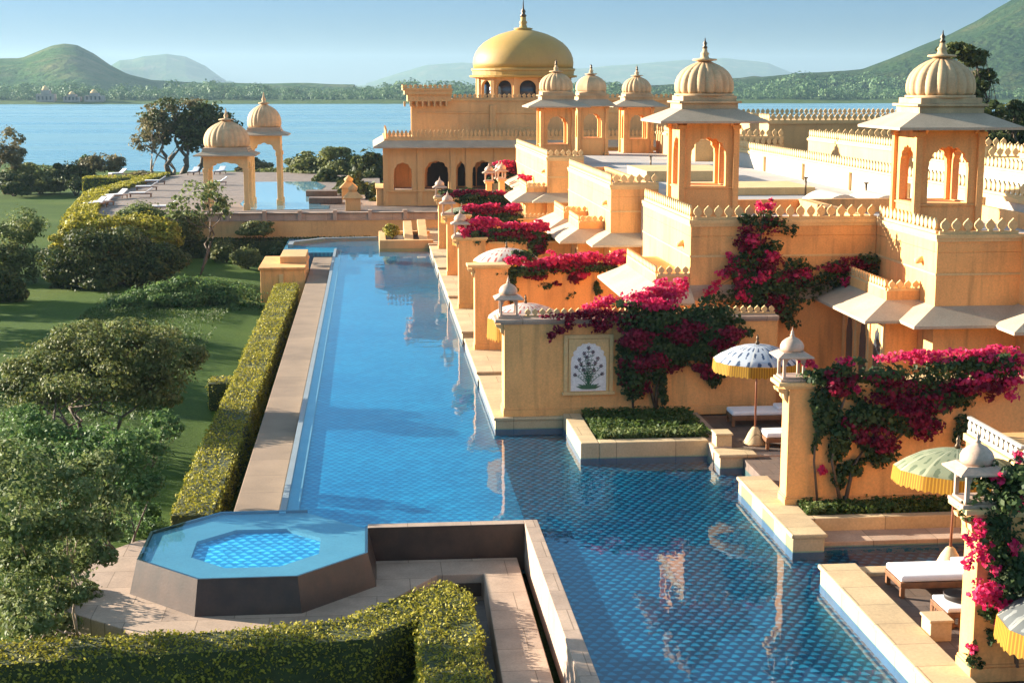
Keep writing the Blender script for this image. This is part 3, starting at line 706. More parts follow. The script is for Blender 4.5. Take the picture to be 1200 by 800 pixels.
# planter bed below the panelled wall
pl = MB().box(6.12, 6.68, 42.95, 47.05, -1.2, .45).box(6.68, 10.0, 42.95, 43.4, -1.2, .45)
single('planter_bed', pl, M['slab'], (8, 45, -.2), 'stone rimmed bed of clipped green ground cover below the panelled wall', 'planter', bevel=.03)
struct('soil', MB().box(6.68, 10.2, 43.4, 47.12, -1.2, .36), M['soil'])
def cover(name, x0, x1, y0, y1, z, n, size, leaf, label, h=.12):
    p = np.c_[RNG.uniform(x0, x1, n), RNG.uniform(y0, y1, n), z + RNG.uniform(0, 1, n) ** 1.5 * h + .06 * np.sin(RNG.uniform(0, 6, n))]
    o = bpy.data.objects.new(name, leaf_mesh(name, p, np.tile([0, -.3, 1.], (n, 1)), size, M[leaf], jitter=.8)); C.objects.link(o)
    return tag(o, label, 'ground cover', kind='stuff')
cover('ground_cover', 6.7, 10.2, 43.42, 47.1, .42, 7000, .13, 'grassblade', 'low green ground cover in the bed below the panelled wall', .16)
cover('ground_cover', 6.8, 10.0, 43.42, 44.2, .48, 1500, .11, 'leaf_pale', 'paler leaves along the front of the bed below the panelled wall', .12)
lining(6.12, 6.68, 42.95, 47.05); lining(6.69, 9.97, 42.95, 43.4)
# terrace under the blue umbrella
deck('terrace', 10.0, 11.05, 41.45, 42.2, .38)
tb = MB().box(9.98, 10.55, 42.25, 47.05, -1.2, .40).box(10.55, 17, 41.6, 42.0, -1.2, .30)
struct('terrace_edge', tb, M['pink'], bevel=.02); lining(11.06, 17, 41.6, 42.0)
struct('terrace_floor', MB().box(10.55, 17, 42.0, 47.1, -1.2, .26), M['deck'])
def stoneblock(x0, x1, y0, y1, z0, z1, label, mat='slab'):
    return single('stone_block', MB().box(x0, x1, y0, y1, z0, z1 - .06).box(x0 - .03, x1 + .03, y0 - .03, y1 + .03, z1 - .06, z1), M[mat], ((x0 + x1) / 2, (y0 + y1) / 2, z0), label, 'plinth', 'stone blocks on the terraces', bevel=.015)
stoneblock(10.08, 10.55, 42.3, 42.9, .40, .80, 'small stone block at the outer corner of the blue umbrella terrace')
# slab, bed and step before the W1 wall
deck('terrace', 9.9, 10.68, 33.5, 38.85, .42)
struct('terrace_floor', MB().box(10.68, 17, 36.4, 41.5, -1.2, .26).box(10.68, 17, 36.3, 38.9, -1.2, .3), M['deck'])
single('planter_bed', MB().box(10.68, 18, 34.75, 35.05, -1.2, .42), M['slab'], (13, 34.9, -.2), 'long low stone kerb of the narrow bed under the vine covered wall', 'planter', bevel=.02)
struct('soil', MB().box(10.68, 18, 35.05, 36.1, -1.2, .34), M['soil'])
cover('ground_cover', 10.7, 17, 35.06, 36.0, .40, 5200, .11, 'grassblade', 'dark green ground cover in the narrow bed under the vine covered wall', .16)
cover('ground_cover', 10.72, 11.2, 35.06, 35.6, .45, 350, .11, 'leaf_pale', 'pale leaf tuft at the outer end of the narrow bed', .16)
struct('pool_step', MB().box(10.73, 18, 33.85, 34.75, -1.2, .10), M['pink'], bevel=.02); lining(10.74, 18, 33.85, 34.7)
# terrace under the green umbrella
deck('terrace', 9.88, 10.66, 18, 31.25, .42)
struct('terrace_floor', MB().box(10.66, 18, 18, 31.2, -1.2, .28), M['deck'])
struct('terrace_edge', MB().box(10.71, 18, 30.75, 31.22, -1.2, .36), M['slab'], bevel=.02)
stoneblock(10.72, 11.15, 26.8, 27.3, .28, .72, 'small stone block beside the lounger under the green umbrella')

# ------------------------------------------------------------------ garden walls with lanterns
LANTERN = None
def make_lantern(label, loc):
    global LANTERN
    if LANTERN: return dup(LANTERN, loc, label, group='stone lanterns on the wall ends')
    t = thing('stone_lantern', label, 'lantern', (0, 0, 0), 'stone lanterns on the wall ends')
    MB().box(-.36, .36, -.36, .36, 0, .07).box(-.30, .30, -.30, .30, .07, .12).build('base', M['marble'], t, .01)
    for sx in (-1, 1):
        for sy in (-1, 1):
            MB().box(sx * .25 - .035, sx * .25 + .035, sy * .25 - .035, sy * .25 + .035, .12, .66).build('pillar', M['marble'], t)
    hd = MB()
    for c in (-1, 1):
        arch_panel(hd, 0, .43, .44, .66, .38, .44, .46, .60, c * .25 - .02, c * .25 + .02, 'xz', 3)
        arch_panel(hd, 0, .43, .44, .66, .38, .44, .46, .60, c * .25 - .02, c * .25 + .02, 'yz', 3)
    hd.build('arches', M['marble'], t)
    MB().eave(-.28, .28, -.28, .28, .74, .18, .10, .03).box(-.285, .285, -.285, .285, .63, .745).build('eave', M['marble'], t)
    MB().lathe([(.27, .74), (.30, .80), (.30, .88), (.26, .97), (.17, 1.05), (.07, 1.10), (.05, 1.13)], 0, 0, 24).build('dome', M['marble'], t)
    MB().lathe([(.05, 1.12), (.065, 1.15), (.03, 1.18), (.045, 1.22), (.015, 1.27), (.004, 1.36)], 0, 0, 12).build('finial', M['marble'], t)
    LANTERN = t; t.location = loc; return t
WT = 3.62
def garden_wall(label, x0, x1, yf, th, ztop, lant, crest_from=None, niche=None, pier=None, zb=.3):
    t = thing('garden_wall', label, 'wall', ((x0 + x1) / 2, yf, zb), 'walls between the suite terraces')
    b = MB()
    if pier:
        b.box(x0, x0 + pier, yf, yf + th, zb, ztop).box(x0 + pier, x1, yf + .35, yf + .35 + th * .5, zb, ztop - .25)
        b.box(x0 - .03, x0 + pier + .02, yf - .04, yf + th + .03, zb, zb + .28)
    else:
        b.box(x0, x1, yf, yf + th, zb, ztop).box(x0 - .04, x1, yf - .04, yf + th + .04, zb, zb + .28).box(x0 - .025, x1, yf - .025, yf + th + .025, zb + .28, zb + .34)
    b.build('wall', M['stucco'], t, .02)
    c = MB().box(x0 - .30, (x0 + pier + .1) if pier else x1, yf - .12, yf + th + .12, ztop, ztop + .10)
    c.box(x0 - .12, (x0 + pier + .05) if pier else x1, yf - .06, yf + th + .06, ztop - .07, ztop)
    if pier: c.box(x0 + pier + .1, x1, yf + .27, yf + .43 + th * .5, ztop - .25, ztop - .15)
    c.build('coping', M['pink' if niche else 'trim'], t, .015)
    # curved bracket under the overhanging end
    br = [(x0 - .01, ztop - .08), (x0 - .27, ztop - .08), (x0 - .25, ztop - .16), (x0 - .12, ztop - .22), (x0 - .10, ztop - .34), (x0 - .01, ztop - .46)]
    MB().prism(br, yf + .08, yf + .26, 'xz').prism(br, yf + th - .26, yf + th - .08, 'xz').build('bracket', M['trim'], t)
    if crest_from is not None:
        z = ztop + .10 if not pier else ztop - .15; yy = yf + th / 2 if not pier else yf + .35 + th * .25
        MB().merlons((crest_from, yy), (x1, yy), z, .24, .27, .07, .05).build('cresting', M['trim'], t)
    if niche:
        cx, zb0, zt, w_ = niche
        fr = MB().box(cx - w_ * .5, cx - w_ * .5 + .13, yf - .07, yf, zb0, zt).box(cx + w_ * .5 - .13, cx + w_ * .5, yf - .07, yf, zb0, zt)
        fr.box(cx - w_ * .5 + .13, cx + w_ * .5 - .13, yf - .07, yf, zt - .13, zt).box(cx - w_ * .53, cx + w_ * .53, yf - .11, yf, zb0 - .10, zb0)
        arch_panel(fr, cx, w_ - .30, zb0, zt - .14, 1.16, zb0, zb0 + .95, zb0 + 1.62, yf - .05, yf, 'xz', 9)
        fr.build('niche_frame', M['trim'], t, .01)
        pn = MB().prism([(cx - .62, zb0 + .02), (cx + .62, zb0 + .02), (cx + .62, zb0 + 1.64), (cx - .62, zb0 + 1.64)], yf - .02, yf + .01, 'xz').build('marble_panel', M['panel'], t)
        stm = MB(); fl_ = MB(); lv = MB(); y = yf - .024; bz = zb0 + .14
        rr = random.Random(3)
        tips = [(-.44, .42), (-.40, .68), (-.30, .92), (-.14, 1.12), (.0, 1.30), (.14, 1.16), (.30, .95), (.41, .70), (.45, .44), (.0, .78), (-.16, .58), (.18, .56), (-.06, 1.0), (.22, .80), (-.24, .76)]
        for tx, tz in tips:
            pts = [(cx + tx * k ** 1.6, y, bz + tz * k) for k in (0, .25, .5, .75, 1)]
            stm.tube(pts, .009, .006, 5)
            for a in range(6):
                q = a * PI / 3; fl_.prism([(cx + tx, bz + tz), (cx + tx + .055 * math.cos(q - .35), bz + tz + .055 * math.sin(q - .35)), (cx + tx + .075 * math.cos(q), bz + tz + .075 * math.sin(q)), (cx + tx + .055 * math.cos(q + .35), bz + tz + .055 * math.sin(q + .35))], y - .006 - a * .0007, y + .003, 'xz')
            for k in (.3, .45, .6, .75, .88):
                px, pz = cx + tx * k ** 1.6, bz + tz * k
                for sg in (-1, 1):
                    stm.prism([(px, pz), (px + sg * .05, pz + .015), (px + sg * .085, pz + .05), (px + sg * .03, pz + .035)], y - .004, y + .003, 'xz')
        for a in range(9):
            q = R(18 + a * 18); L = .44 if a in (0, 1, 7, 8) else .30
            ex, ez = L * math.cos(q), L * .62 * math.sin(q); nx, nz = -math.sin(q) * .045, math.cos(q) * .045
            lv.prism([(cx, bz - .06), (cx + ex * .5 + nx, bz - .06 + ez * .6 + nz), (cx + ex, bz - .04 + ez), (cx + ex * .5 - nx, bz - .06 + ez * .6 - nz)], y - .010 - a * .0006, y + .002, 'xz')
        stm.build('stem_inlay', M['inlay_green'], pn); fl_.build('flower_inlay', M['inlay_dark'], pn); lv.build('leaf_inlay', M['inlay_green'], pn)
    if lant: make_lantern(*lant)
    return t
garden_wall('wide ochre wall with a white floral panel in its arched niche', 4.21, 13.2, 47.15, .9, 3.45, ('stone lantern on the end of the wall with the floral panel', (4.38, 47.6, 3.55)), crest_from=4.9, niche=(6.95, 1.14, 3.02, 1.62))
garden_wall('ochre wall end just behind the floral panel wall, pink umbrella over it', 4.13, 12.0, 59.6, .7, 3.72, ('stone lantern on the second pier behind the floral panel wall', (4.25, 70.9 + .3, 3.78)), crest_from=6.0, pier=1.35)
garden_wall('second ochre wall back from the floral panel wall, with a plain tall pier', 4.15, 12.0, 70.9, .7, 3.68, ('stone lantern on the third pier behind the floral panel wall', (4.3, 83.9, 3.75)), crest_from=5.6, pier=1.3)
garden_wall('third ochre wall back from the floral panel wall, pink flowers along its top', 4.25, 12.0, 83.6, .7, 3.65, ('stone lantern on the fourth pier behind the floral panel wall', (4.5, 97.7, 3.7)), crest_from=5.6, pier=1.3)
garden_wall('farthest ochre terrace wall, nearest the domed pavilion', 4.4, 12.0, 97.3, .7, 3.6, ('farthest stone lantern, high by the pavilion arches', (9.3, 108.2, 4.2)), crest_from=5.6, pier=1.3)
garden_wall('ochre wall hung with bougainvillea behind the green umbrella', 10.42, 19.5, 36.02, .6, 3.50, ('rosy stone lantern on the wall end beside the blue umbrella', (10.55, 36.35, 3.60)))
garden_wall('nearest ochre wall end at the right edge, half covered in pink flowers', 10.70, 16, 24.75, .62, 3.47, ('large rosy stone lantern on the nearest wall at the right edge', (10.72, 25.06, 3.57)))
# posts with lanterns seen over the far terraces
for px, py, Y, lab in [(573, 220, 105, 'tall pale post with a lantern left of two others before the pavilion'), (588, 222, 107, 'pale post with a lantern, middle of the three before the pavilion')]:
    p = onY(px, py, Y)
    single('stone_post', MB().box(p[0] - .2, p[0] + .2, Y - .2, Y + .2, .2, 4.1).box(p[0] - .3, p[0] + .3, Y - .3, Y + .3, 4.1, 4.2), M['trim'], (p[0], Y, .2), lab, 'post', 'lantern posts')
    make_lantern('lantern on the ' + ('left' if px < 580 else 'middle') + ' pale post before the pavilion', (p[0], Y, 4.2))

# ------------------------------------------------------------------ chhatri kiosks
def dome_profile(rd, h, z):
    """slightly bulbous dome from radius rd at z"""
    ks = [(.93, 0), (.985, .08), (1.0, .18), (.995, .30), (.965, .42), (.90, .55), (.79, .68), (.64, .79), (.46, .88), (.30, .94), (.20, .985), (.16, 1.03)]
    return [(rd * a, z + h * b) for a, b in ks]
def kiosk(label, loc, body=2.0, wall_h=3.15, sill=1.25, ow=1.30, spring=2.35, atop=3.05, eav=.95, drop=.42, rd=1.10, dh=1.2, lobes=18, mats=('stucco', 'eave', 'dome'), smooth_dome=False, cornice=.55, tip=.80):
    t = thing('roof_kiosk', label, 'kiosk', (0, 0, 0), 'domed kiosks on the suite roofs')
    h = body / 2; th = .22; ms, me, md = mats
    for side, plane, c in (('front', 'xz', -h), ('back', 'xz', h - th), ('left', 'yz', -h), ('right', 'yz', h - th)):
        m_ = MB(); wd = body if plane == 'xz' else body - 2 * th
        arch_panel(m_, 0, wd, 0, wall_h, min(ow, wd - .3), sill, spring, atop, c, c + th, plane, 7)
        m_.build('arched_side', M[ms], t, .012)
    pil = MB()
    for sx in (-1, 1):
        for sy in (-1, 1):
            x, y = sx * (h + .015), sy * (h + .015); pil.box(x - .16, x + .16, y - .16, y + .16, 0, .25); pil.box(x - .11, x + .11, y - .11, y + .11, .25, wall_h - .35); pil.box(x - .16, x + .16, y - .16, y + .16, wall_h - .35, wall_h - .2)
    pil.box(-h - .05, h + .05, -h - .05, h + .05, sill - .09, sill - .03)
    pil.build('corner_pillars', M[ms], t, .015)
    MB().box(-h - .08, h + .08, -h - .08, h + .08, wall_h - .2, wall_h + .02).build('lintel', M[ms], t)
    for a in (-.82, .82):
        for s_ in (-1, 1):
            P = [(s_ * (h + .06), wall_h - .26), (s_ * (h + .12), wall_h - .24), (s_ * (h + .30), wall_h - .08), (s_ * (h + .30), wall_h - .03), (s_ * (h + .06), wall_h + .0)]
            MB().prism(P, a * h - .05, a * h + .05, 'xz').build('bracket', M[ms], t); MB().prism(P, a * h - .05, a * h + .05, 'yz').build('bracket', M[ms], t)
    zi = wall_h + .38
    MB().eave(-h - .06, h + .06, -h - .06, h + .06, zi, eav, drop, .08).build('eave', M[me], t)
    k = cornice
    cm = MB().box(-h - .05, h + .05, -h - .05, h + .05, wall_h, zi + k * .38).box(-h - .16, h + .16, -h - .16, h + .16, zi + k * .38, zi + k * .52)
    cm.box(-h + .0, h - .0, -h + .0, h - .0, zi + k * .52, zi + k * .86).lathe([(rd * 1.0, zi + k * .86), (rd * 1.0, zi + k)], 0, 0, 40)
    cm.build('cornice', M[md], t, .012)
    z = zi + k; pr = dome_profile(rd, dh, z)
    fade = [min(1, max(.0, 1.0 - .0 * i)) for i in range(len(pr))]
    if smooth_dome: MB().lathe(dome_profile(rd * 1.05, dh * .8, z), 0, 0, 8, smooth=False, rot=PI / 8).build('dome', M[md], t)
    else: MB().lathe(pr, 0, 0, lobes * 8, lobes, .10, True, fade=fade).build('dome', M[md], t)
    z = pr[-1][1] if not smooth_dome else z + dh * .8 * 1.03
    fn = MB().lathe([(.2 * rd, z - .06), (.42 * rd, z - .02), (.40 * rd, z + .03), (.17, z + .06), (.13, z + .16), (.17, z + .22), (.10, z + .29), (.075, z + .42)], 0, 0, 24).build('lotus_cap', M[md], t)
    MB().lathe([(.075, z + .40), (.10, z + .46), (.05, z + .52), (.085, z + .60), (.03, z + .68), (.012, z + tip)], 0, 0, 14).build('finial', M['metaltip'], fn)
    t.location = loc; return t
kC = kiosk('large ribbed-dome kiosk on the nearest roof at right', (18.25, 47.05, 6.0), wall_h=3.70, sill=1.25, spring=2.35, atop=3.05)
dup(kC, (12.45, 55.55, 6.0), 'large ribbed-dome kiosk on the middle roof, above the tall vine')
dup(kC, (12.1, 97.6, 5.9), 'kiosk with a ribbed dome before the right half of the golden dome')
dup(kC, (19.9, 111.6, 5.7), 'rightmost of the three small far kiosks, ribbed dome against the wood')
kiosk('far kiosk with a plain eight-sided dome between two ribbed ones', (16.0, 108.5, 5.9), wall_h=3.6, sill=1.25, spring=2.35, atop=3.0, smooth_dome=True, eav=.55, tip=.5, dh=1.5)

# ------------------------------------------------------------------ suite buildings
def arched_opening(mb, c, w_, z0, z1, t0, t1, plane):
    ap = arch_pts(w_, z0 + (z1 - z0) * .55, z1, 5)
    mb.prism([(c - w_ / 2, z0), (c + w_ / 2, z0)] + [(c + x, z) for x, z in ap], t0, t1, plane)
def block(label, x0, x1, y0, y1, porches, crest_x1=None, top=6.5, front_win=True, front_eave=True, crest_y1=None):
    t = thing('suite_building', label, 'building', ((x0 + x1) / 2, y0, .3), 'suite buildings along the pool')
    b = MB().box(x0, x1, y0, y1, .2, top - .55)
    p = .24
    b.box(x0, x1, y0, y0 + p, top - .55, top).box(x0, x0 + p, y0 + p, y1, top - .55, top).box(x1 - p, x1, y0 + p, y1, top - .55, top).box(x0 + p, x1 - p, y1 - p, y1, top - .55, top)
    b.build('wall', M['stucco'], t, .02)
    s = MB()
    for z, q, h in ((top - 1.25, .03, .07), (top - .12, .07, .12), (top - .22, .035, .10)):
        s.box(x0 - q, x1, y0 - q, y0 + .002, z, z + h).box(x0 - q, x0 + .002, y0 + .002, y1, z, z + h)
    s.build('string_course', M['trim'], t)
    MB().merlons((x0 + .06, y0 + .06), (crest_x1 or x1, y0 + .06), top, .36, .48).merlons((x0 + .06, y0 + .25), (x0 + .06, crest_y1 or y1), top, .36, .48).build('cresting', M['trim'], t)
    MB().box(x0 + p, x1 - p, y0 + p, y1 - p, top - .56, top - .53).build('roof', M['roof'], t)
    MB().eave(x0, x1, y0, y1, 4.32, 1, .46, .09, (.98, .02, .98 if front_eave else .012, .02)).build('eave', M['eave'], t, .01)
    sp = MB()     # rain spouts
    for yy in (y0 + 1.2,): sp.tube([(x0 + .05, yy, 5.62), (x0 - .22, yy, 5.56)], .11, .09, 10)
    sp.build('rain_spout', M['trim'], t)
    if front_win:
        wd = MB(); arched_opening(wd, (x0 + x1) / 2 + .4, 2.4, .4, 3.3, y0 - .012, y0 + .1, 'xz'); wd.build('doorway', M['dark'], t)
    for (ya, yb, w_) in porches:
        q = MB().box(x0 - w_, x0 - .003, ya, yb, .2, 4.62)
        pw = q.build('porch', M['stucco'], t, .015)
        MB().merlons((x0 - w_ + .05, ya + .05), (x0, ya + .05), 4.62, .27, .34, .08, .08).merlons((x0 - w_ + .05, ya + .15), (x0 - w_ + .05, yb), 4.62, .27, .34, .08, .08).build('porch_cresting', M['trim'], pw)
        MB().eave(x0 - w_, x0 - .004, ya, yb, 4.34, 1, .50, .09, (1.0, 0, 1.0, .6)).build('porch_eave', M['eave'], pw, .01)
        n = max(1, int((yb - ya) / 1.25))
        for k in range(n):
            c = ya + (k + .5) * (yb - ya) / n; op = MB(); arched_opening(op, c, .62, 1.4, 3.35, x0 - w_ - .01, x0 - w_ + .08, 'yz'); op.build('window', M['glass'], pw)
        fr = MB()
        for k in range(n + 1):
            c = ya + .12 + k * (yb - ya - .24) / n; fr.box(x0 - w_ - .05, x0 - w_, c - .09, c + .09, .4, 3.7)
        fr.build('porch_pilasters', M['trim'], pw)
    return t
block('nearest suite building at right, kiosk on its crested roof', 17.06, 23.0, 43.62, 58.0, [(44.88, 49.0, 1.07)], 19.6, crest_y1=49.1)
single('suite_wing', MB().box(19.7, 26, 42.3, 43.615, .2, 6.45), M['stucco'], (22, 43, .2), 'projecting bay at the right edge beside the nearest suite building', 'building')
e = MB().eave(19.7, 26, 42.3, 44.2, 4.36, 1, .5, .09, (1.1, .1, .98, .0)); single('bay_eave', e, M['eave'], (22, 42, 4.3), 'sloping eave of the bay at the right edge', 'eave')
block('middle suite building behind the tall climbing vine', 10.66, 17.05, 49.1, 57.9, [(49.15, 55.0, 1.15)], None, front_win=False, front_eave=False)
block('farther suite building with a plain orange front, left of the middle kiosk', 10.82, 13.0, 66.9, 81.5, [(68.8, 72.3, 1.2), (74.2, 78.2, 1.2)])
block('farthest suite building, small and topped by a kiosk, before the pavilion', 10.9, 13.2, 92.2, 112, [(92.6, 97.2, 1.25)], front_win=False)
t = thing('porch_block', 'low porch roof with a pierced crest behind the green parasol', 'porch', (15.4, 30.4, .28))
MB().box(13.95, 17.5, 30.35, 33.3, .28, 2.85).build('wall', M['stucco'], t, .02)
MB().box(13.88, 17.5, 30.28, 30.349, 2.7, 2.86).box(13.88, 13.949, 30.349, 33.3, 2.7, 2.86).build('moulding', M['trim'], t)
MB().merlons((14.0, 30.4), (17.5, 30.4), 2.86, .26, .36, .06, .08).merlons((14.0, 30.5), (14.0, 33.3), 2.86, .26, .36, .06, .08).box(13.96, 14.05, 30.35, 33.3, 3.2, 3.26).box(14.05, 17.5, 30.35, 30.45, 3.2, 3.26).build('cresting', M['white'], t)
# the main wing with the flat roofs the kiosks look over
t = thing('hotel_wing', 'long flat roofed wing behind the suite buildings', 'building', (18, 85, 0))
MB().box(13.1, 23.2, 58.1, 114, .2, 5.85).box(12.2, 13.1, 58.1, 66.8, .2, 5.85).build('wall', M['white'], t, .02)
MB().box(13.15, 23.1, 58.15, 113.9, 5.85, 5.90).build('roof', M['roof'], t)
MB().box(14.5, 20.6, 68, 72.5, 5.9, 6.25).build('roof_platform', M['trim'], t, .02)
MB().box(14.5, 19.2, 78, 84, 5.9, 6.45).build('roof_platform', M['trim'], t, .02)
for (x, y) in ((19.6, 60.6), (21.3, 60.0)):
    pts = []
    hm = MB(); prof = [(-1.0 + .2 * i, .55 * abs(math.sin(PI * i / 10)) ** .8) for i in range(11)]
    hm.prism([(x + a, 5.9 + b) for a, b in prof], y, y + 3.2, 'xz'); hm.build('roof_vault', M['white'], t, .02)
for (x, y) in ((19.9, 67.2), (21.4, 63.2), (16.6, 88)):
    MB().tube([(x, y, 5.9), (x, y, 6.75)], .05, .05, 8).box(x - .09, x + .09, y - .09, y + .09, 6.72, 6.78).build('vent_pipe', M['metaltip'], t)
# raised wing to the right with its long crested parapet
def parapet_block(label, x0, x1, y0, y1, z1, sides, pitch=.42, h=.55, mat='white', z0=.2, name='roof_block'):
    t = thing(name, label, 'building', ((x0 + x1) / 2, (y0 + y1) / 2, z0), 'roof blocks at right')
    MB().box(x0, x1, y0, y1, z0, z1).build('wall', M[mat], t, .02)
    cr = MB()
    if 'l' in sides: cr.merlons((x0 + .06, y0), (x0 + .06, y1), z1 + .16, pitch, h)
    if 'f' in sides: cr.merlons((x0 + .1, y0 + .06), (x1, y0 + .06), z1 + .16, pitch, h)
    if 'b' in sides: cr.merlons((x0 + .1, y1 - .06), (x1, y1 - .06), z1 + .16, pitch, h)
    cr.build('cresting', M['trim'], t)
    MB().box(x0 - .09, x1, y0 - .09, y0 + .2, z1, z1 + .16).box(x0 - .09, x0 + .2, y0 + .2, y1, z1, z1 + .16).build('moulding', M['trim'], t)
    if 'p' in sides:
        pl = MB()
        for k in range(1, int((y1 - y0) / 8)): pl.box(x0 - .14, x0 - .003, y0 + k * 8, y0 + k * 8 + .35, 5.9, z1)
        pl.build('pilasters', M['trim'], t)
    return t
parapet_block('long white roof wall with a crested top running behind the kiosks', 23.3, 27.4, 47, 98, 6.75, 'lbp')
parapet_block('crested roof wall behind the long white one, nearer and right of the near kiosk', 27.5, 33, 52, 74, 7.1, 'lfb')
parapet_block('far crested roof block beside the middle kiosk', 21.5, 27.5, 98.2, 112, 7.3, 'lfb', mat='pavilion')
parapet_block('crested roof block in the middle of the far roofs', 28.5, 35, 80, 96, 7.35, 'lfb', mat='pavilion')
parapet_block('low crested block right of centre among the far roofs', 33.5, 43, 66, 78, 7.2, 'lfb', mat='trim')
parapet_block('broad brown roof edged with crests against the lake', 28, 47, 104, 126, 8.2, 'lfb', mat='pavilion')
parapet_block('crested white roof at the right edge', 36.5, 50, 46, 62, 7.0, 'lfb')

# ------------------------------------------------------------------ domed pavilion at the far end
PY = 125.0
def PX(px, Y=PY): return onY(px, 200, Y)[0]
def PZ(py, Y=PY): return onY(600, py, Y)[2]
t = thing('domed_pavilion', 'big pavilion with a golden dome and arched veranda at the end of the pool', 'pavilion', (PX(613), PY, .3))
xL, xR = PX(452), PX(452) + 26
w = MB(); zt = PZ(171); zs = PZ(222); z0 = -.5
edges = [452, 492, 531, 549, 582, 621, 660, 678, 712, 751]
arches = [(474, 21, 190), (511, 28, 188), (541.5, 11, 189), (565, 24, 188), (604, 28, 188), (641, 21, 190), (669, 11, 189), (695, 24, 188), (731, 28, 188)]
s = 1 / 14.1
xprev = xL
for i, (c, wd, ty) in enumerate(arches):
    x1 = PX(edges[i + 1]) ; cx = PX(c); half = min(cx - xprev, x1 - cx)
    arch_panel(w, (xprev + x1) / 2, x1 - xprev, z0, zt, wd * s, zs, PZ(203), PZ(ty), PY, PY + .5, 'xz', 5 if wd > 15 else 3)
    xprev = x1
w.box(xprev, xR, PY, PY + .5, z0, zt)
arch_panel(w, PY + 2.2, 3.4, z0, zt, 1.9, zs, PZ(203), PZ(190), xL, xL + .45, 'yz'); w.box(xL, xL + .45, PY + 3.9, PY + 14, z0, zt)
w.build('arcade_wall', M['pavilion'], t, .02)
pil = MB()
for e_ in edges: x = PX(e_); pil.box(x - .22, x + .22, PY - .10, PY - .003, z0, zt)
pil.box(xL - .1, xR, PY - .16, PY - .004, zs - .16, zs - .02)
pil.build('pilasters', M['pavilion'], t, .015)
bk = MB().box(xL + .45, xR, PY + 4.4, PY + 4.9, z0, zt)
bk.build('rear_wall', M['stucco'], t)
for c, wd in ((515, 30), (547, 22), (574, 32), (614, 34), (655, 24), (700, 32), (735, 30)):  # dark doors, widened so they also paint the shade inside the arches
    dk = MB(); arched_opening(dk, PX(c, PY + 4.4), wd * s, zs, PZ(192), PY + 4.38, PY + 4.5, 'xz'); dk.build('shaded_doorway', M['dark'], t)
MB().box(xL + .45, xR, PY + .5, PY + 4.4, zs - .3, zs - .05).build('veranda_floor', M['pink'], t)
MB().box(PX(441), PX(452), PY + .2, PY + 6, z0, PZ(221)).box(PX(441) - .1, PX(452), PY + .1, PY + 6, PZ(221), PZ(219.5)).build('plinth', M['pavilion'], t, .02)
zi = PZ(163.5); zo = PZ(171.5)
MB().eave(xL, xR, PY, PY + 14, zi, 1, zi - zo, .10, (1.0, 0, 1.0, 0)).build('veranda_eave', M['eave'], t)
MB().box(xL - .1, xR, PY - .1, PY + 13.9, zt, zi + .1).build('veranda_roof', M['pavilion'], t)
cr = MB().merlons((xL + .2, PY + .1), (xR, PY + .1), zi + .1, .34, PZ(153) - zi, .12, .16).merlons((xL + .1, PY + .3), (xL + .1, PY + 13), zi + .1, .34, PZ(153) - zi, .12, .16)
cr.build('balustrade', M['pavilion'], t)
# upper storey
uy = PY + 2.2; ux0 = PX(490, uy); uz1 = PZ(117, uy)
u = MB().box(ux0, xR - 1, uy, PY + 14, zi + .1, uz1).box(ux0 - .12, xR - 1, uy - .12, uy - .003, uz1 - .1, uz1 + .08)
u.box(PX(574, uy), PX(581, uy), uy - .18, uy - .004, zi, uz1 - .45).box(PX(490, uy), xR - 1, uy - .07, uy - .004, PZ(133, uy), PZ(131.5, uy))
u.build('upper_storey', M['pavilion'], t, .02)
MB().merlons((PX(531, uy), uy + .1), (xR - 1, uy + .1), uz1 + .08, .42, .42, .12).build('upper_cresting', M['pavilion'], t)
# balcony box on brackets at the left
bx0, bx1 = PX(471, uy - .9), PX(530, uy - .9); bz0, bz1 = PZ(119, uy - .9), PZ(106, uy - .9)
jb = MB().box(bx0 + .55, bx1, uy - .6, uy + 3.2, bz0, bz1).box(bx0 + .3, bx1 + .05, uy - .8, uy + 3.4, bz1 - .35, bz1).box(bx0 + .15, bx1 + .1, uy - .9, uy + 3.5, bz1, bz1 + .1)
for k in range(8): jb.box(bx1 - .5 - k * .5, bx1 - .34 - k * .5, uy - .6, uy - .003, bz0 - .42, bz0)
jb.merlons((bx0 + .2, uy - .85), (bx1 + .05, uy - .85), bz1 + .1, .42, .40, .12).merlons((bx0 + .2, uy - .8), (bx0 + .2, uy + 3.4), bz1 + .1, .42, .40, .12)
lb = jb.build('balcony_roof', M['pavilion'], t)
sd = MB().box(bx0 + .9, ux0 + .02, uy + .0, uy + .35, zi + .1, bz0).box(bx0 + .9, ux0 + .02, uy + 2.6, uy + 3.0, zi + .1, bz0).box(bx0 + 1.2, ux0 + .02, uy + .35, uy + 2.6, zi + .1, bz0).box(bx0 + .9, ux0 + .02, uy + .35, uy + 2.6, zi + .1, zi + .5)
sd.build('balcony_posts', M['pavilion'], t)
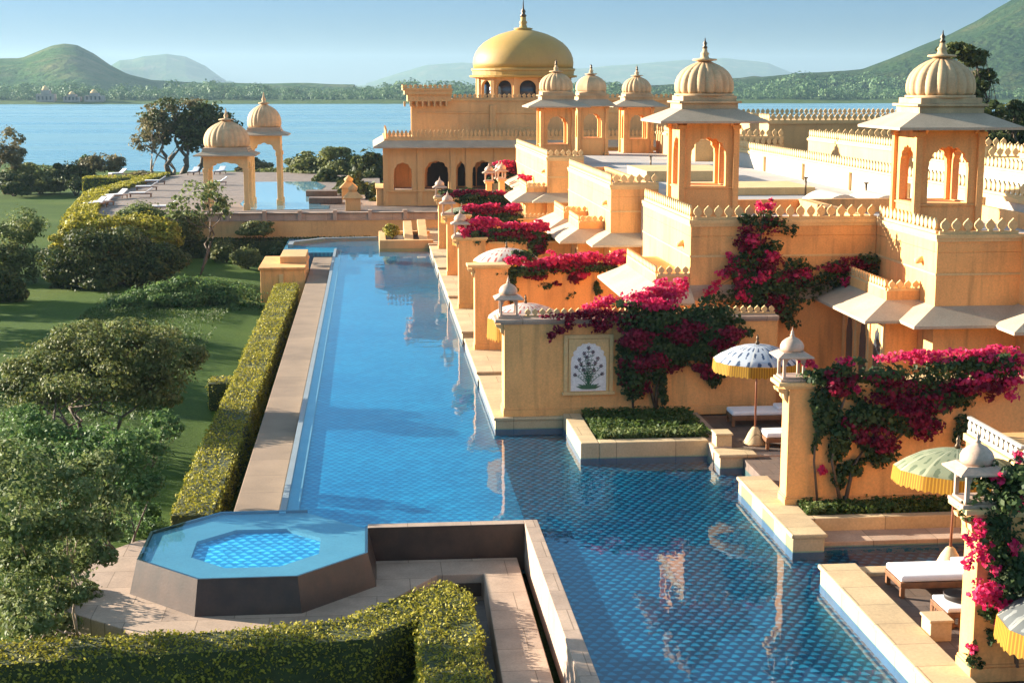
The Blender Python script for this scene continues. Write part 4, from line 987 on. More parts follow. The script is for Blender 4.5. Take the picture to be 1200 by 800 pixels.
# drum, dome
dcx, dcy = PX(613, PY + 8), PY + 8; rd = (672 - 555) / 2 / 1750 * (PY + 8) * 1.0
zd0, zd1 = PZ(119, dcy), PZ(91, dcy)
n8 = 12; dr = MB(); rr_ = rd * .93
for k in range(n8):
    a0 = 2 * PI * (k - .5) / n8 - PI / 2; a1 = 2 * PI * (k + .5) / n8 - PI / 2
    p0 = Vector((dcx + rr_ * math.cos(a0), dcy + rr_ * math.sin(a0))); p1 = Vector((dcx + rr_ * math.cos(a1), dcy + rr_ * math.sin(a1)))
    m_ = MB(); L = (p1 - p0).length; arch_panel(m_, 0, L, zd0 - .5, zd1, L * .66, zd0 + .2, zd0 + (zd1 - zd0) * .55, zd0 + (zd1 - zd0) * .88, 0, .3, 'xz', 0)
    d = (p1 - p0) / L; mid = (p0 + p1) / 2; nrm = Vector((-d.y, d.x))
    dr.add([(mid.x + d.x * x + nrm.x * y, mid.y + d.y * x + nrm.y * y, z) for x, y, z in m_.v], m_.f)
    q = MB().box(-.16, .16, -.12, .2, zd0 - .5, zd1); dr.add([(p0.x + d.x * x + nrm.x * y, p0.y + d.y * x + nrm.y * y, z) for x, y, z in q.v], q.f)
dr.build('drum', M['pavilion'], t)
MB().lathe([(rr_ * .86, zd0 - .4), (rr_ * .86, zd1)], dcx, dcy, 24).build('drum_windows', M['glass'], t)
MB().lathe([(rd * .95, zd1 - .05), (rd * 1.06, zd1 + .02), (rd * 1.07, zd1 + .16), (rd * 1.0, zd1 + .2), (rd * 1.01, zd1 + .55), (rd * 1.03, zd1 + .6), (rd * 1.03, zd1 + .75), (rd * .99, zd1 + .8)], dcx, dcy, 48, smooth=False).build('dome_cornice', M['bigdome'], t)
zq = zd1 + .8; zp = PZ(34, dcy); hh = zp - zq
prof = [(.985, 0), (.995, .12), (.985, .25), (.95, .38), (.88, .52), (.78, .65), (.645, .76), (.48, .86), (.30, .93), (.17, .97), (.14, 1.0)]
MB().lathe([(rd * a, zq + hh * b) for a, b in prof], dcx, dcy, 72).build('dome', M['bigdome'], t)
z = zp
fb = MB().lathe([(.55, z - .12), (.85, z - .02), (.80, z + .06), (.35, z + .12), (.28, z + .4), (.36, z + .55), (.25, z + .7), (.22, z + 1.1)], dcx, dcy, 24).build('finial_base', M['bigdome'], t)
MB().lathe([(.22, z + 1.0), (.30, z + 1.15), (.14, z + 1.3), (.22, z + 1.5), (.08, z + 1.7), (.02, PZ(0, dcy))], dcx, dcy, 16).build('finial', M['metaltip'], fb)

# ------------------------------------------------------------------ upper pool terrace at the far left
UZ = .95
struct('upper_terrace', MB().prism([(-21.5, 119), (-16.5, 112.2), (5.5, 112.2), (5.5, PY), (1, PY), (1, 172), (-20, 176), (-22, 168), (-24, 140)], -3.5, UZ), M['brownpave'])
bwall = thing('balustrade_wall', 'long pink stone wall and rail across the far end of the pool', 'wall', (-5, 111.8, -1.5))
MB().box(-16, 5.4, 111.7, 112.15, -1.9, UZ + .02).box(-16, 5.4, 111.45, 111.7, -1.9, -.2).build('wall', M['pavilion'], bwall, .02)
pp = MB().box(-16, 5.4, 111.62, 112.22, UZ + .02, UZ + .12).box(-16, 5.4, 111.72, 112.1, UZ + .12, UZ + .52).box(-16, 5.4, 111.6, 112.2, UZ + .52, UZ + .62)
for k in range(9): pp.box(-15.8 + k * 2.6, -15.5 + k * 2.6, 111.58, 112.24, UZ + .02, UZ + .78)
pp.build('rail', M['pink'], bwall, .015)
up = [(-9.9, 122), (-3.4, 122), (-3.4, 126), (-4.2, 126), (-4.2, 132), (-5.0, 132), (-5.0, 140), (-4.4, 150), (-5.6, 157), (-12.6, 157), (-11, 138), (-11, 128)]
struct('upper_pool_water', MB().add([(x, y, UZ + .02) for x, y in up], [tuple(range(len(up)))]), M['stillwater'])
for (x, y, lab) in ((-3.6, 128.5, 'dark low slab at the right side of the upper pool, nearer'), (-4.2, 137, 'dark low slab at the right side of the upper pool, farther')):
    single('stone_slab', MB().box(x - 1.6, x + 1.2, y - 1, y + 1, UZ + .03, UZ + .5), M['deck'], (x, y, UZ), lab, 'slab', 'slabs by the upper pool', bevel=.03)
for (x, y, lab) in ((-1.4, 121, 'tan stone planter pier right of the upper pool, nearest'), (-1.9, 133, 'tan stone planter pier right of the upper pool, behind the nearest')):
    tt = thing('stone_pier', lab, 'pier', (x, y, UZ), 'piers by the upper pool')
    MB().box(x - .6, x + .6, y - .6, y + .6, UZ, UZ + 1.0).taper([(x - .8, y - .8), (x + .8, y - .8), (x + .8, y + .8), (x - .8, y + .8)], [(x - .3, y - .3), (x + .3, y - .3), (x + .3, y + .3), (x - .3, y + .3)], UZ + 1.0, UZ + 1.5).build('pier', M['pavilion'], tt, .02)
    MB().lathe([(.3, UZ + 1.5), (.42, UZ + 1.75), (.15, UZ + 1.95), (.03, UZ + 2.1)], x, y, 14).build('cap', M['pavilion'], tt)

def pool_kiosk(label, loc, body, ph, rd, dh, arch_top):
    t = thing('poolside_kiosk', label, 'kiosk', (0, 0, 0), 'open domed kiosks by the upper pool')
    h = body / 2; q = .26
    for sx in (-1, 1):
        for sy in (-1, 1):
            x, y = sx * (h - q), sy * (h - q)
            MB().box(x - q, x + q, y - q, y + q, 0, .5).box(x - q * .72, x + q * .72, y - q * .72, y + q * .72, .5, ph * .72).box(x - q * .95, x + q * .95, y - q * .95, y + q * .95, ph * .72, ph * .78).build('pillar', M['trim'], t, .02)
    a = MB(); ow = body - 4 * q * .8
    for c in (-h + .1, h - .45):
        arch_panel(a, 0, body - .2, ph * .70, ph, ow, ph * .70, ph * .70, arch_top, c, c + .35, 'xz', 5)
        arch_panel(a, 0, body - .9, ph * .70, ph, ow - .3, ph * .70, ph * .70, arch_top, c, c + .35, 'yz', 5)
    a.build('arches', M['trim'], t, .01)
    MB().box(-h, h, -h, h, ph, ph + .12).build('lintel', M['trim'], t)
    MB().eave(-h, h, -h, h, ph + .42, .62, .24, .09).box(-h + .01, h - .01, -h + .01, h - .01, ph + .12, ph + .55).box(-h + .1, h - .1, -h + .1, h - .1, ph + .55, ph + .75).build('eave', M['eave'], t)
    MB().lathe(dome_profile(rd, dh, ph + .75), 0, 0, 160, 22, .05).build('dome', M['dome'], t)
    z = ph + .75 + dh
    MB().lathe([(.15 * rd, z), (.34 * rd, z + .05), (.30 * rd, z + .12), (.13, z + .2), (.19, z + .4), (.1, z + .55), (.02, z + 1.0)], 0, 0, 18).build('finial', M['dome'], t)
    t.location = loc; return t
pool_kiosk('wider open kiosk with a ribbed ochre dome left of the upper pool', (-11.5, 123.4, UZ), 3.7, 4.25, 1.85, 2.1, 3.85)
pool_kiosk('taller narrow open kiosk behind the wider one by the upper pool', (-8.75, 127.8, UZ), 2.9, 5.7, 1.42, 1.9, 5.2)

# loungers on the upper terrace
LOUNGER = None
def lounger(label, loc, rz, group='white loungers on the far terrace', mat='cushion'):
    global LOUNGER
    if LOUNGER: return dup(LOUNGER, loc, label, rz, group)
    t = thing('sun_lounger', label, 'lounger', (0, 0, 0), group)
    MB().box(-1.0, 1.0, -.36, -.30, .26, .33).box(-1.0, 1.0, .30, .36, .26, .33).box(-1.0, -.94, -.30, .30, .26, .33).box(.94, 1.0, -.3, .3, .26, .33).box(-.94, .94, -.30, .30, .28, .31).build('frame', M['wood'], t, .008)
    for sx in (-.9, .9):
        for sy in (-.32, .32): MB().box(sx - .035, sx + .035, sy - .035, sy + .035, 0, .26).build('leg', M['wood'], t)
    MB().box(-.40, 1.0, -.34, .34, .335, .45).build('mattress', M['cushion'], t, .04)
    MB().prism([(-.41, .335), (-.41, .45), (-1.02, .86), (-1.08, .76)], -.34, .34, 'xz').build('backrest', M['cushion'], t, .03)
    LOUNGER = t; t.location = loc; t.rotation_euler = (0, 0, rz); return t
lg = [(112, 243, .9, 'white lounger nearest the lawn at the left end of the far terrace'), (120, 241, .9, 'second white lounger from the lawn at the left end of the far terrace'), (137, 233, .9, 'single white lounger turned upright, left of the main row'),
      (165, 231, .05, 'lowest white lounger of the row left of the wide kiosk'), (172, 223, .05, 'middle white lounger of the row left of the wide kiosk'), (182, 216, .05, 'upper white lounger of the row left of the wide kiosk'),
      (138, 207, .8, 'white lounger alone by the small hedge near the lake'), (192, 247, .05, 'white lounger at the terrace edge below the row'), (227, 205, 1.3, 'white lounger behind the wide kiosk, at left'), (258, 204, 1.3, 'white lounger behind the wide kiosk, at right'), (254, 217, .1, 'lounger inside the shade of the wide kiosk')]
for px, py, rz, lab in lg:
    p = onZ(px, py, UZ); lounger(lab, (p[0], p[1], UZ), rz + PI)

# ------------------------------------------------------------------ near furniture
LOW = {}
def daybed(label, loc, rz, L=1.9, W_=.8):
    t = thing('daybed', label, 'daybed', (0, 0, 0), 'daybeds on the near terraces')
    MB().box(-L / 2, L / 2, -W_ / 2, W_ / 2, .24, .34).box(-L / 2 + .02, L / 2 - .02, -W_ / 2 + .02, W_ / 2 - .02, .20, .24).build('frame', M['wood'], t, .01)
    for sx in (-1, 1):
        for sy in (-1, 1): MB().box(sx * (L / 2 - .06) - .045, sx * (L / 2 - .06) + .045, sy * (W_ / 2 - .06) - .045, sy * (W_ / 2 - .06) + .045, 0, .22).build('leg', M['wood'], t)
    MB().box(-L / 2 + .01, L / 2 - .01, -W_ / 2 + .01, W_ / 2 - .01, .345, .49).build('mattress', M['cushion'], t, .05)
    MB().box(-L / 2 + .12, -L / 2 + .5, -W_ / 2 + .1, W_ / 2 - .1, .495, .60).build('pillow', M['cushion'], t, .05)
    sl = MB()
    for k in range(9): sl.box(-L / 2 + .15 + k * (L - .3) / 9, -L / 2 + .21 + k * (L - .3) / 9, -W_ / 2 - .008, -W_ / 2 + .0, .06, .22)
    sl.build('side_slats', M['wood'], t)
    t.location = loc; t.rotation_euler = (0, 0, rz); return t
daybed('white mattress daybed behind the blue umbrella', (12.3, 45.8, .27), PI, 2.0, .85)
daybed('white daybed end showing beside the wall lantern pier, before the blue umbrella', (12.6, 42.75, .27), PI, 2.0, .8)
daybed('wooden daybed with a white mattress under the green umbrella', (11.95, 29.75, .29), PI, 1.9, 1.0)
ch = thing('low_chair', 'low slatted wooden seat with a dark basket on white cushion, nearest wall', 'seat', (11.75, 27.9, .29))
MB().box(11.3, 12.2, 27.45, 28.35, .50, .60).box(11.3, 11.38, 27.45, 27.53, .29, .5).box(12.12, 12.2, 27.45, 27.53, .29, .5).box(11.3, 11.38, 28.27, 28.35, .29, .5).build('frame', M['wood'], ch, .01)
s_ = MB()
for k in range(6): s_.box(11.295, 11.305, 27.6 + k * .12, 27.65 + k * .12, .30, .5); s_.box(11.42 + k * .12, 11.47 + k * .12, 27.445, 27.455, .30, .5)
s_.box(11.3, 12.2, 27.455, 27.475, .32, .36).box(11.3, 11.32, 27.5, 28.3, .32, .36).build('slats', M['wood'], ch)
MB().box(11.32, 12.18, 27.47, 28.33, .605, .70).build('cushion', M['cushion'], ch, .03)
single('round_basket', MB().lathe([(.20, .705), (.27, .74), (.30, .84), (.285, .85), (.25, .76), (.05, .74)], 11.72, 27.95, 24), M['basket'], (11.72, 27.95, .705), 'dark round basket lying on the white cushion of the low seat', 'basket')

def umbrella(label, loc, can, rad, height, tilt=(0, 0), base=True, fr=.34):
    t = thing('parasol', label, 'parasol', (0, 0, 0), 'fringed parasols on the terraces'); n = 12
    cn = MB(); rings = [(0, 0), (.16, -.01), (.38, -.06), (.62, -.16), (.84, -.31), (1.0, -.46)]; v = [(0, 0, height)]; f = []
    for r_, dz in rings[1:]:
        for i in range(48):
            a = 2 * PI * i / 48; k = 1 - .035 * abs(math.sin(n * a / 2)) * r_
            v.append((rad * r_ * k * math.cos(a), rad * r_ * k * math.sin(a), height + dz * rad * .78))
    for i in range(48): f.append((0, 1 + i, 1 + (i + 1) % 48))
    for j_ in range(len(rings) - 2):
        for i in range(48): f.append((1 + j_ * 48 + i, 1 + (j_ + 1) * 48 + i, 1 + (j_ + 1) * 48 + (i + 1) % 48, 1 + j_ * 48 + (i + 1) % 48))
    cn.add(v, f, True); co = cn.build('canopy', M[can], t)
    sol = co.modifiers.new('cloth', 'SOLIDIFY'); sol.thickness = .012
    fm = MB(); v = []; f = []; zt_ = height - .46 * rad * .78
    for i in range(96):
        a = 2 * PI * i / 96; k = 1 - .035 * abs(math.sin(n * a / 2)); w_ = .012 * math.sin(a * 48)
        v += [(rad * k * math.cos(a), rad * k * math.sin(a), zt_ + .01), ((rad * k + .03 + w_) * math.cos(a), (rad * k + .03 + w_) * math.sin(a), zt_ - fr * (.86 + .14 * abs(math.sin(a * 24))))]
    for i in range(96): k = (i + 1) % 96; f.append((2 * i, 2 * i + 1, 2 * k + 1, 2 * k))
    fm.add(v, f, True); fm.build('fringe', M['fringe'], t)
    MB().tube([(0, 0, .2), (0, 0, height + .02)], .032, .028, 10).build('pole', M['pole'], t)
    MB().lathe([(.05, height), (.07, height + .06), (.03, height + .12), (.05, height + .18), (.008, height + .3)], 0, 0, 12).build('finial', M['metaltip'], t)
    rb = MB()
    for i in range(n): a = 2 * PI * i / n; rb.tube([(.03, 0, height - .12), (rad * .5 * math.cos(a), rad * .5 * math.sin(a), height - .13 * rad), (rad * .97 * math.cos(a), rad * .97 * math.sin(a), zt_ + .0)], .012, .01, 5)
    rb.build('ribs', M['wood'], t)
    if base: MB().lathe([(.34, 0), (.35, .05), (.30, .12), (.20, .34), (.10, .50), (.06, .53)], 0, 0, 28).build('stone_base', M['slab'], t)
    t.location = loc; t.rotation_euler = (tilt[0], tilt[1], .13); return t
umbrella('blue and white painted parasol with a yellow fringe', (11.45, 43.1, .27), 'can_blue', 1.32, 3.05)
umbrella('faded green parasol with a yellow fringe, tilted behind a lantern', (12.75, 31.0, .29), 'can_green', 1.36, 2.75, (R(-3), R(3)))
umbrella('grey parasol with a yellow fringe cut off by the right edge', (12.15, 23.6, .29), 'can_grey', 1.42, 2.02, fr=.42)
umbrella('pink and white parasol with a yellow fringe behind the first pier', (5.7, 62.7, .3), 'can_pink', 1.45, 3.85, fr=.4)
p = onY(588, 395, 51.5); umbrella('parasol low behind the floral panel wall, only its yellow fringe showing', (5.3, 51.0, .3), 'can_pink', 1.35, 3.2, fr=.75)
p = onY(520, 290, 92); umbrella('small far parasol between the far piers showing a yellow fringe', (5.6, 92, .3), 'can_green', 1.3, 3.2, fr=.5)
p = onY(527, 320, 79); umbrella('yellow fringed parasol between the third and second piers', (5.6, 79, .3), 'can_pink', 1.3, 3.2, fr=.5)

# ------------------------------------------------------------------ bougainvillea
def on(px, py, Y, rpx, rpy, dy=.28):
    x, _, z = onY(px, py, Y); k = Y / 1777.0
    return ((x, Y, z), (max(.05, rpx * k), dy, max(.05, rpy * k)))
def P3(px, py, Y): return onY(px, py, Y)
Y2 = 46.9
vine('bougainvillea spilling over the floral panel wall, pink along its crest', (10.2, 46.9, .4),
     [on(770, 372, Y2, 62, 18, .5), (on(830, 375, Y2, 45, 25, .5)), on(760, 400, Y2, 32, 24), on(790, 395, Y2, 40, 26), on(735, 420, Y2, 16, 26), on(742, 452, Y2, 18, 24), on(800, 415, Y2, 26, 18), on(775, 440, Y2, 8, 34, .15), on(830, 408, Y2, 30, 22), on(850, 385, Y2, 26, 18), on(836, 440, Y2, 14, 14, .15), on(835, 395, Y2, 40, 20)],
     [on(712, 353, Y2 + .4, 24, 9), on(745, 348, Y2 + .3, 26, 11), on(785, 345, Y2 + .3, 26, 10), on(770, 358, Y2 - .2, 30, 7), on(800, 335, Y2 + 1.2, 10, 9), on(690, 362, Y2 + .2, 12, 6), on(775, 332, Y2 + 1, 10, 5)],
     [([P3(768, 478, Y2 + .1), P3(772, 440, Y2), P3(780, 400, Y2), P3(800, 365, Y2)], .07), ([P3(768, 478, Y2 + .1), P3(758, 440, Y2), P3(745, 410, Y2), P3(720, 375, Y2)], .05), ([P3(742, 478, Y2 + .1), P3(740, 440, Y2), P3(745, 400, Y2)], .04)],
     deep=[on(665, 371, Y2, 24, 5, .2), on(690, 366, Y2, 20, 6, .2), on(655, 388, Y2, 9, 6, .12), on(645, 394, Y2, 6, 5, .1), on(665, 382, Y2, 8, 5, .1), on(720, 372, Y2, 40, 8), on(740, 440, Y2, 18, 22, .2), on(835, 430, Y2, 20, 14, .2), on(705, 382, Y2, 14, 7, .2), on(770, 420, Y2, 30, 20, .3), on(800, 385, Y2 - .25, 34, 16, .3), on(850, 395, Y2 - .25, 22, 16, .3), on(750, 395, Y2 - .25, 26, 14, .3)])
Y1 = 35.85
vine('thick bougainvillea hanging on the wall behind the green umbrella, magenta on top', (11.6, 35.9, .4),
     [on(985, 440, Y1, 36, 20, .35), on(1040, 440, Y1, 45, 18, .4), on(1110, 432, Y1, 55, 16, .4), on(1170, 428, Y1, 40, 16, .4), on(970, 470, Y1, 18, 32, .2), on(1010, 490, Y1, 30, 28, .25), on(980, 520, Y1, 14, 30, .15), on(1055, 490, Y1, 36, 26, .25), on(1105, 465, Y1, 36, 20, .25), on(1035, 530, Y1, 26, 20, .2), on(985, 560, Y1, 8, 18, .1), on(960, 500, Y1, 10, 30, .12), on(1130, 505, Y1, 14, 24, .2), on(1000, 548, Y1, 16, 10, .12)],
     [on(1080, 420, Y1, 30, 9, .35), on(1120, 415, Y1, 30, 10, .35), on(1160, 418, Y1, 34, 12, .35), on(1192, 425, Y1, 16, 14, .3), on(990, 424, Y1, 10, 5), on(1040, 420, Y1, 16, 7), on(948, 425, Y1 + .3, 8, 5), on(1005, 455, Y1 - .2, 4, 4, .1), on(963, 551, Y1, 5, 5, .1), on(1150, 440, Y1 - .2, 26, 12, .25), on(1185, 455, Y1 - .2, 14, 14, .2)],
     [([P3(958, 590, Y1), P3(954, 540, Y1), P3(957, 490, Y1), P3(965, 445, Y1)], .035), ([P3(990, 590, Y1), P3(1000, 545, Y1), P3(1030, 500, Y1), P3(1060, 450, Y1)], .06), ([P3(985, 590, Y1), P3(975, 540, Y1), P3(985, 480, Y1), P3(1000, 440, Y1)], .05), ([P3(1025, 535, Y1), P3(1080, 490, Y1), P3(1130, 440, Y1)], .04)],
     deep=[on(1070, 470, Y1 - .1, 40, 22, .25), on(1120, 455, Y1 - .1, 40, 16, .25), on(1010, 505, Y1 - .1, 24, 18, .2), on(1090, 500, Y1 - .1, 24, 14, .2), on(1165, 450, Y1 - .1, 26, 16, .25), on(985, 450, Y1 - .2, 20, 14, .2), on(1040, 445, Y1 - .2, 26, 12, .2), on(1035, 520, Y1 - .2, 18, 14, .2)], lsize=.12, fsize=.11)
Y0 = 24.75
vine('bougainvillea with bright magenta sprays covering the nearest wall at the right edge', (12.2, 24.8, .3),
     [on(1175, 580, Y0, 34, 40, .4), on(1185, 640, Y0, 30, 50, .4), on(1165, 640, Y0, 18, 40, .3), on(1195, 560, Y0, 30, 30, .4), on(1170, 690, Y0, 16, 26, .25), on(1190, 720, Y0, 20, 30, .3), on(1140, 770, Y0, 10, 20, .15), on(1160, 745, Y0, 8, 12, .15), on(1150, 560, Y0 + .4, 16, 18, .3), on(1160, 610, Y0, 22, 30, .3), on(1192, 680, Y0, 22, 34, .35), on(1178, 665, Y0, 24, 30, .3), on(1165, 715, Y0, 16, 18, .2)],
     [on(1140, 632, Y0 - .25, 12, 16, .2), on(1153, 648, Y0 - .25, 12, 12, .2), on(1150, 695, Y0 - .25, 20, 14, .2), on(1172, 706, Y0 - .25, 16, 12, .2), on(1135, 660, Y0 - .25, 8, 10, .15), on(1176, 728, Y0 - .25, 10, 8, .15), on(1198, 590, Y0 - .3, 8, 12, .15), on(1140, 758, Y0 - .1, 6, 7, .1), on(1130, 545, Y0 + .9, 4, 10, .1), on(1193, 535, Y0 + .3, 5, 10, .1), on(1165, 665, Y0 - .25, 7, 6, .12), on(1160, 690, Y0 - .3, 16, 10, .15), on(1148, 615, Y0 - .25, 8, 9, .12), on(1188, 640, Y0 - .3, 8, 9, .12), on(1170, 560, Y0 - .1, 7, 7, .12)],
     [([P3(1195, 830, Y0), P3(1190, 760, Y0), P3(1180, 680, Y0), P3(1185, 590, Y0)], .05), ([P3(1180, 690, Y0), P3(1155, 650, Y0), P3(1142, 630, Y0)], .02)], lsize=.10, fsize=.085, dens=420, fdens=420)
YA = 48.85
vine('tall loose bougainvillea climbing the middle suite building, pink tips at left', (13.0, 48.9, .4),
     [on(893, 262, YA, 20, 16, .25), on(885, 300, YA, 22, 20, .22), on(905, 330, YA, 34, 22, .25), on(875, 345, YA, 26, 24, .2), on(915, 365, YA, 24, 18, .2), on(950, 335, YA, 34, 16, .3), on(990, 320, YA, 34, 14, .4), on(1025, 310, YA, 22, 12, .4), on(900, 290, YA, 26, 12, .2), on(935, 310, YA, 18, 12, .2), on(925, 270, YA, 12, 8, .12), on(868, 320, YA, 16, 16, .15)],
     [on(890, 243, YA, 9, 7, .2), on(902, 241, YA, 8, 7, .2), on(863, 312, YA, 8, 16, .15), on(838, 335, YA, 8, 8, .12), on(830, 345, YA, 6, 5, .1), on(920, 325, YA, 6, 5, .1), on(870, 330, YA, 10, 8, .15), on(848, 322, YA, 8, 6, .1), on(876, 298, YA, 6, 6, .1), on(990, 328, YA - .3, 9, 6, .15), on(1045, 322, YA - .5, 10, 4, .1), on(905, 300, YA - .2, 10, 8, .12), on(882, 282, YA - .2, 9, 8, .12), on(893, 325, YA - .2, 10, 8, .12), on(872, 348, YA - .2, 9, 8, .12), on(945, 322, YA - .2, 10, 7, .12), on(855, 300, YA, 6, 7, .1)],
     [([P3(888, 420, YA), P3(885, 380, YA), P3(880, 340, YA), P3(890, 290, YA), P3(895, 250, YA)], .05), ([P3(888, 420, YA), P3(905, 370, YA), P3(940, 340, YA), P3(1000, 322, YA)], .05), ([P3(880, 340, YA), P3(860, 325, YA), P3(835, 340, YA)], .02), ([P3(882, 390, YA), P3(868, 340, YA), P3(868, 310, YA)], .02)],
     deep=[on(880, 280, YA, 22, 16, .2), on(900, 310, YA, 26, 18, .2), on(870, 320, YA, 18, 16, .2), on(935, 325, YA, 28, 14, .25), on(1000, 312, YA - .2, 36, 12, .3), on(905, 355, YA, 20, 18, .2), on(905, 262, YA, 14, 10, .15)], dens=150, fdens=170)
Y3 = 59.8
vine('bougainvillea along the wall top right of the pink parasol, bare branches below', (9.5, 59.6, .3),
     [on(640, 316, Y3, 60, 6, .4), on(700, 314, Y3, 40, 6, .4), on(598, 325, Y3, 6, 24, .2), on(600, 345, Y3, 8, 10, .2), on(668, 345, Y3 + .2, 6, 5, .1), on(640, 335, Y3 + .2, 8, 5, .1), on(700, 340, Y3, 4, 8, .1), on(610, 300, Y3, 12, 8, .3)],
     [on(650, 304, Y3, 20, 8, .4), on(685, 303, Y3, 26, 9, .4), on(720, 303, Y3, 18, 8, .4), on(603, 303, Y3 - .2, 12, 6, .3), on(625, 308, Y3, 16, 6, .3), on(680, 318, Y3, 10, 6, .2)],
     [([P3(678, 360, Y3 + .3), P3(672, 335, Y3 + .3), P3(660, 312, Y3 + .2)], .035), ([P3(640, 360, Y3 + .3), P3(655, 340, Y3 + .3), P3(640, 318, Y3 + .2)], .03), ([P3(615, 355, Y3 + .3), P3(640, 342, Y3 + .3), P3(668, 348, Y3 + .3)], .03), ([P3(600, 370, Y3), P3(597, 340, Y3), P3(600, 312, Y3)], .04)],
     deep=[on(660, 314, Y3 - .1, 50, 6, .3), on(630, 325, Y3, 14, 4, .15), on(675, 322, Y3, 12, 8, .15), on(618, 320, Y3, 8, 6, .15), on(652, 333, Y3 + .2, 5, 4, .1)], lsize=.15, fsize=.15)
Y4 = 71.2
vine('bougainvillea covering the second wall back, a solid pink band on top', (8.5, 71, .3),
     [on(590, 277, Y4, 50, 7, .4), on(630, 285, Y4, 14, 16, .3), on(555, 275, Y4, 12, 10, .3), on(560, 292, Y4, 10, 8, .2), on(600, 292, Y4 + .2, 24, 4, .15)],
     [on(565, 266, Y4, 20, 8, .4), on(600, 265, Y4, 22, 6, .4), on(628, 266, Y4, 14, 6, .4), on(550, 272, Y4 - .2, 8, 8, .3)],
     [([P3(600, 310, Y4 + .3), P3(610, 290, Y4 + .3), P3(600, 272, Y4)], .05)], deep=[on(590, 274, Y4 - .1, 44, 6, .3), on(556, 282, Y4, 10, 8, .2), on(628, 290, Y4, 12, 12, .2)], lsize=.17, fsize=.18)
Y5 = 84
vine('bougainvillea on the third wall back, three pink tufts over dark leaves', (8, 84, .3),
     [on(575, 252, Y5, 34, 6, .4), on(600, 258, Y5, 14, 8, .3), on(560, 258, Y5, 16, 5, .3)], [on(553, 243, Y5, 10, 5, .3), on(575, 242, Y5, 11, 5, .3), on(601, 242, Y5, 9, 5, .3)],
     [([P3(585, 275, Y5), P3(590, 260, Y5), P3(580, 248, Y5)], .05)], deep=[on(575, 248, Y5 - .1, 30, 4, .3)], lsize=.18, fsize=.19)
Y6 = 97.6
vine('dark leafy climber massed on the farthest terrace wall below the pavilion arches', (8, 97.6, .3),
     [on(540, 232, Y6, 26, 8, .6), on(575, 232, Y6, 24, 9, .6), on(600, 236, Y6, 10, 8, .4), on(524, 228, Y6, 10, 6, .4), on(590, 205, 112, 16, 10, .5), on(600, 210, 112, 10, 14, .5)],
     [on(540, 228, Y6, 12, 4, .3), on(585, 226, Y6, 8, 3, .3), on(615, 209, 100, 8, 4, .3), on(590, 194, 112, 18, 4, .3), on(597, 205, 112, 10, 5, .3)],
     [([P3(560, 260, Y6), P3(560, 245, Y6), P3(550, 232, Y6)], .06)], deep=[on(550, 226, Y6 - .1, 26, 4, .4), on(590, 200, 112, 18, 6, .4)], lsize=.2, fsize=.2)
# flower bowls on the terraces
for (x, y, lab) in ((4.6, 58.6, 'green plant with red blooms at the foot of the first pier'), (4.7, 70.2, 'small green plant at the foot of the second pier')):
    shrub('potted_plant', lab, 'plant', (x + .9, y, .35), [((x + .9, y, .62), (.42, .3, .28))], 'leaf_fresh', 90, .13, .02)

# ------------------------------------------------------------------ far end of the pool
pb = thing('stone_planter', 'low stone box with a yellow shrub where the pool ends', 'planter', (2, 104, -.5))
MB().box(.55, 4.2, 101.0, 101.5, -1.2, .55).box(.55, 1.0, 101.5, 107.8, -1.2, .55).box(1.0, 4.2, 107.3, 107.8, -1.2, .55).build('wall', M['pavilion'], pb, .02)
MB().box(1.0, 4.2, 101.5, 107.3, -1.2, .30).build('soil', M['soil'], pb)
MB().prism([(102.2, .35), (107.4, .35), (107.4, 1.3)], 2.3, 2.9, 'yz').prism([(102.2, .35), (107.4, .35), (107.4, 1.4)], 3.3, 3.9, 'yz').build('ramp_wall', M['trim'], pb, .02)
shrub('small_shrub', 'yellow green shrub in the stone box at the end of the pool', 'shrub', (1.4, 104, .3), [((1.4, 104, .95), (.6, .6, .55))], 'leaf_hedge', 150, .18)
sb = thing('stone_plinth', 'square ochre stone plinth beside the far end of the left coping', 'plinth', (-5.25, 91.5, -1.6))
MB().box(-6.55, -3.95, 88.6, 94.5, -1.9, .15).box(-6.65, -3.9, 88.5, 94.6, .15, .30).build('base', M['stucco'], sb, .03)
MB().box(-5.5, -3.95, 90.5, 94.4, .30, .72).build('top_tier', M['pavilion'], sb, .02)
MB().box(-5.45, -5.2, 88.48, 88.6, -1.5, -.1).build('groove', M['trim'], sb)
fe = MB().prism([(-5.75, 104), (-5.4, 104), (-5.4, POOL_N - 2.6), (-3.3, POOL_N - .35), (.4, POOL_N + .02), (.4, POOL_N + .35), (-3.5, POOL_N), (-5.75, POOL_N - 2.4)], -1.9, .03)
single('pool_rim', fe, M['ledge'], (-3, 107, -1.9), 'rounded far rim of the pool', 'wall')

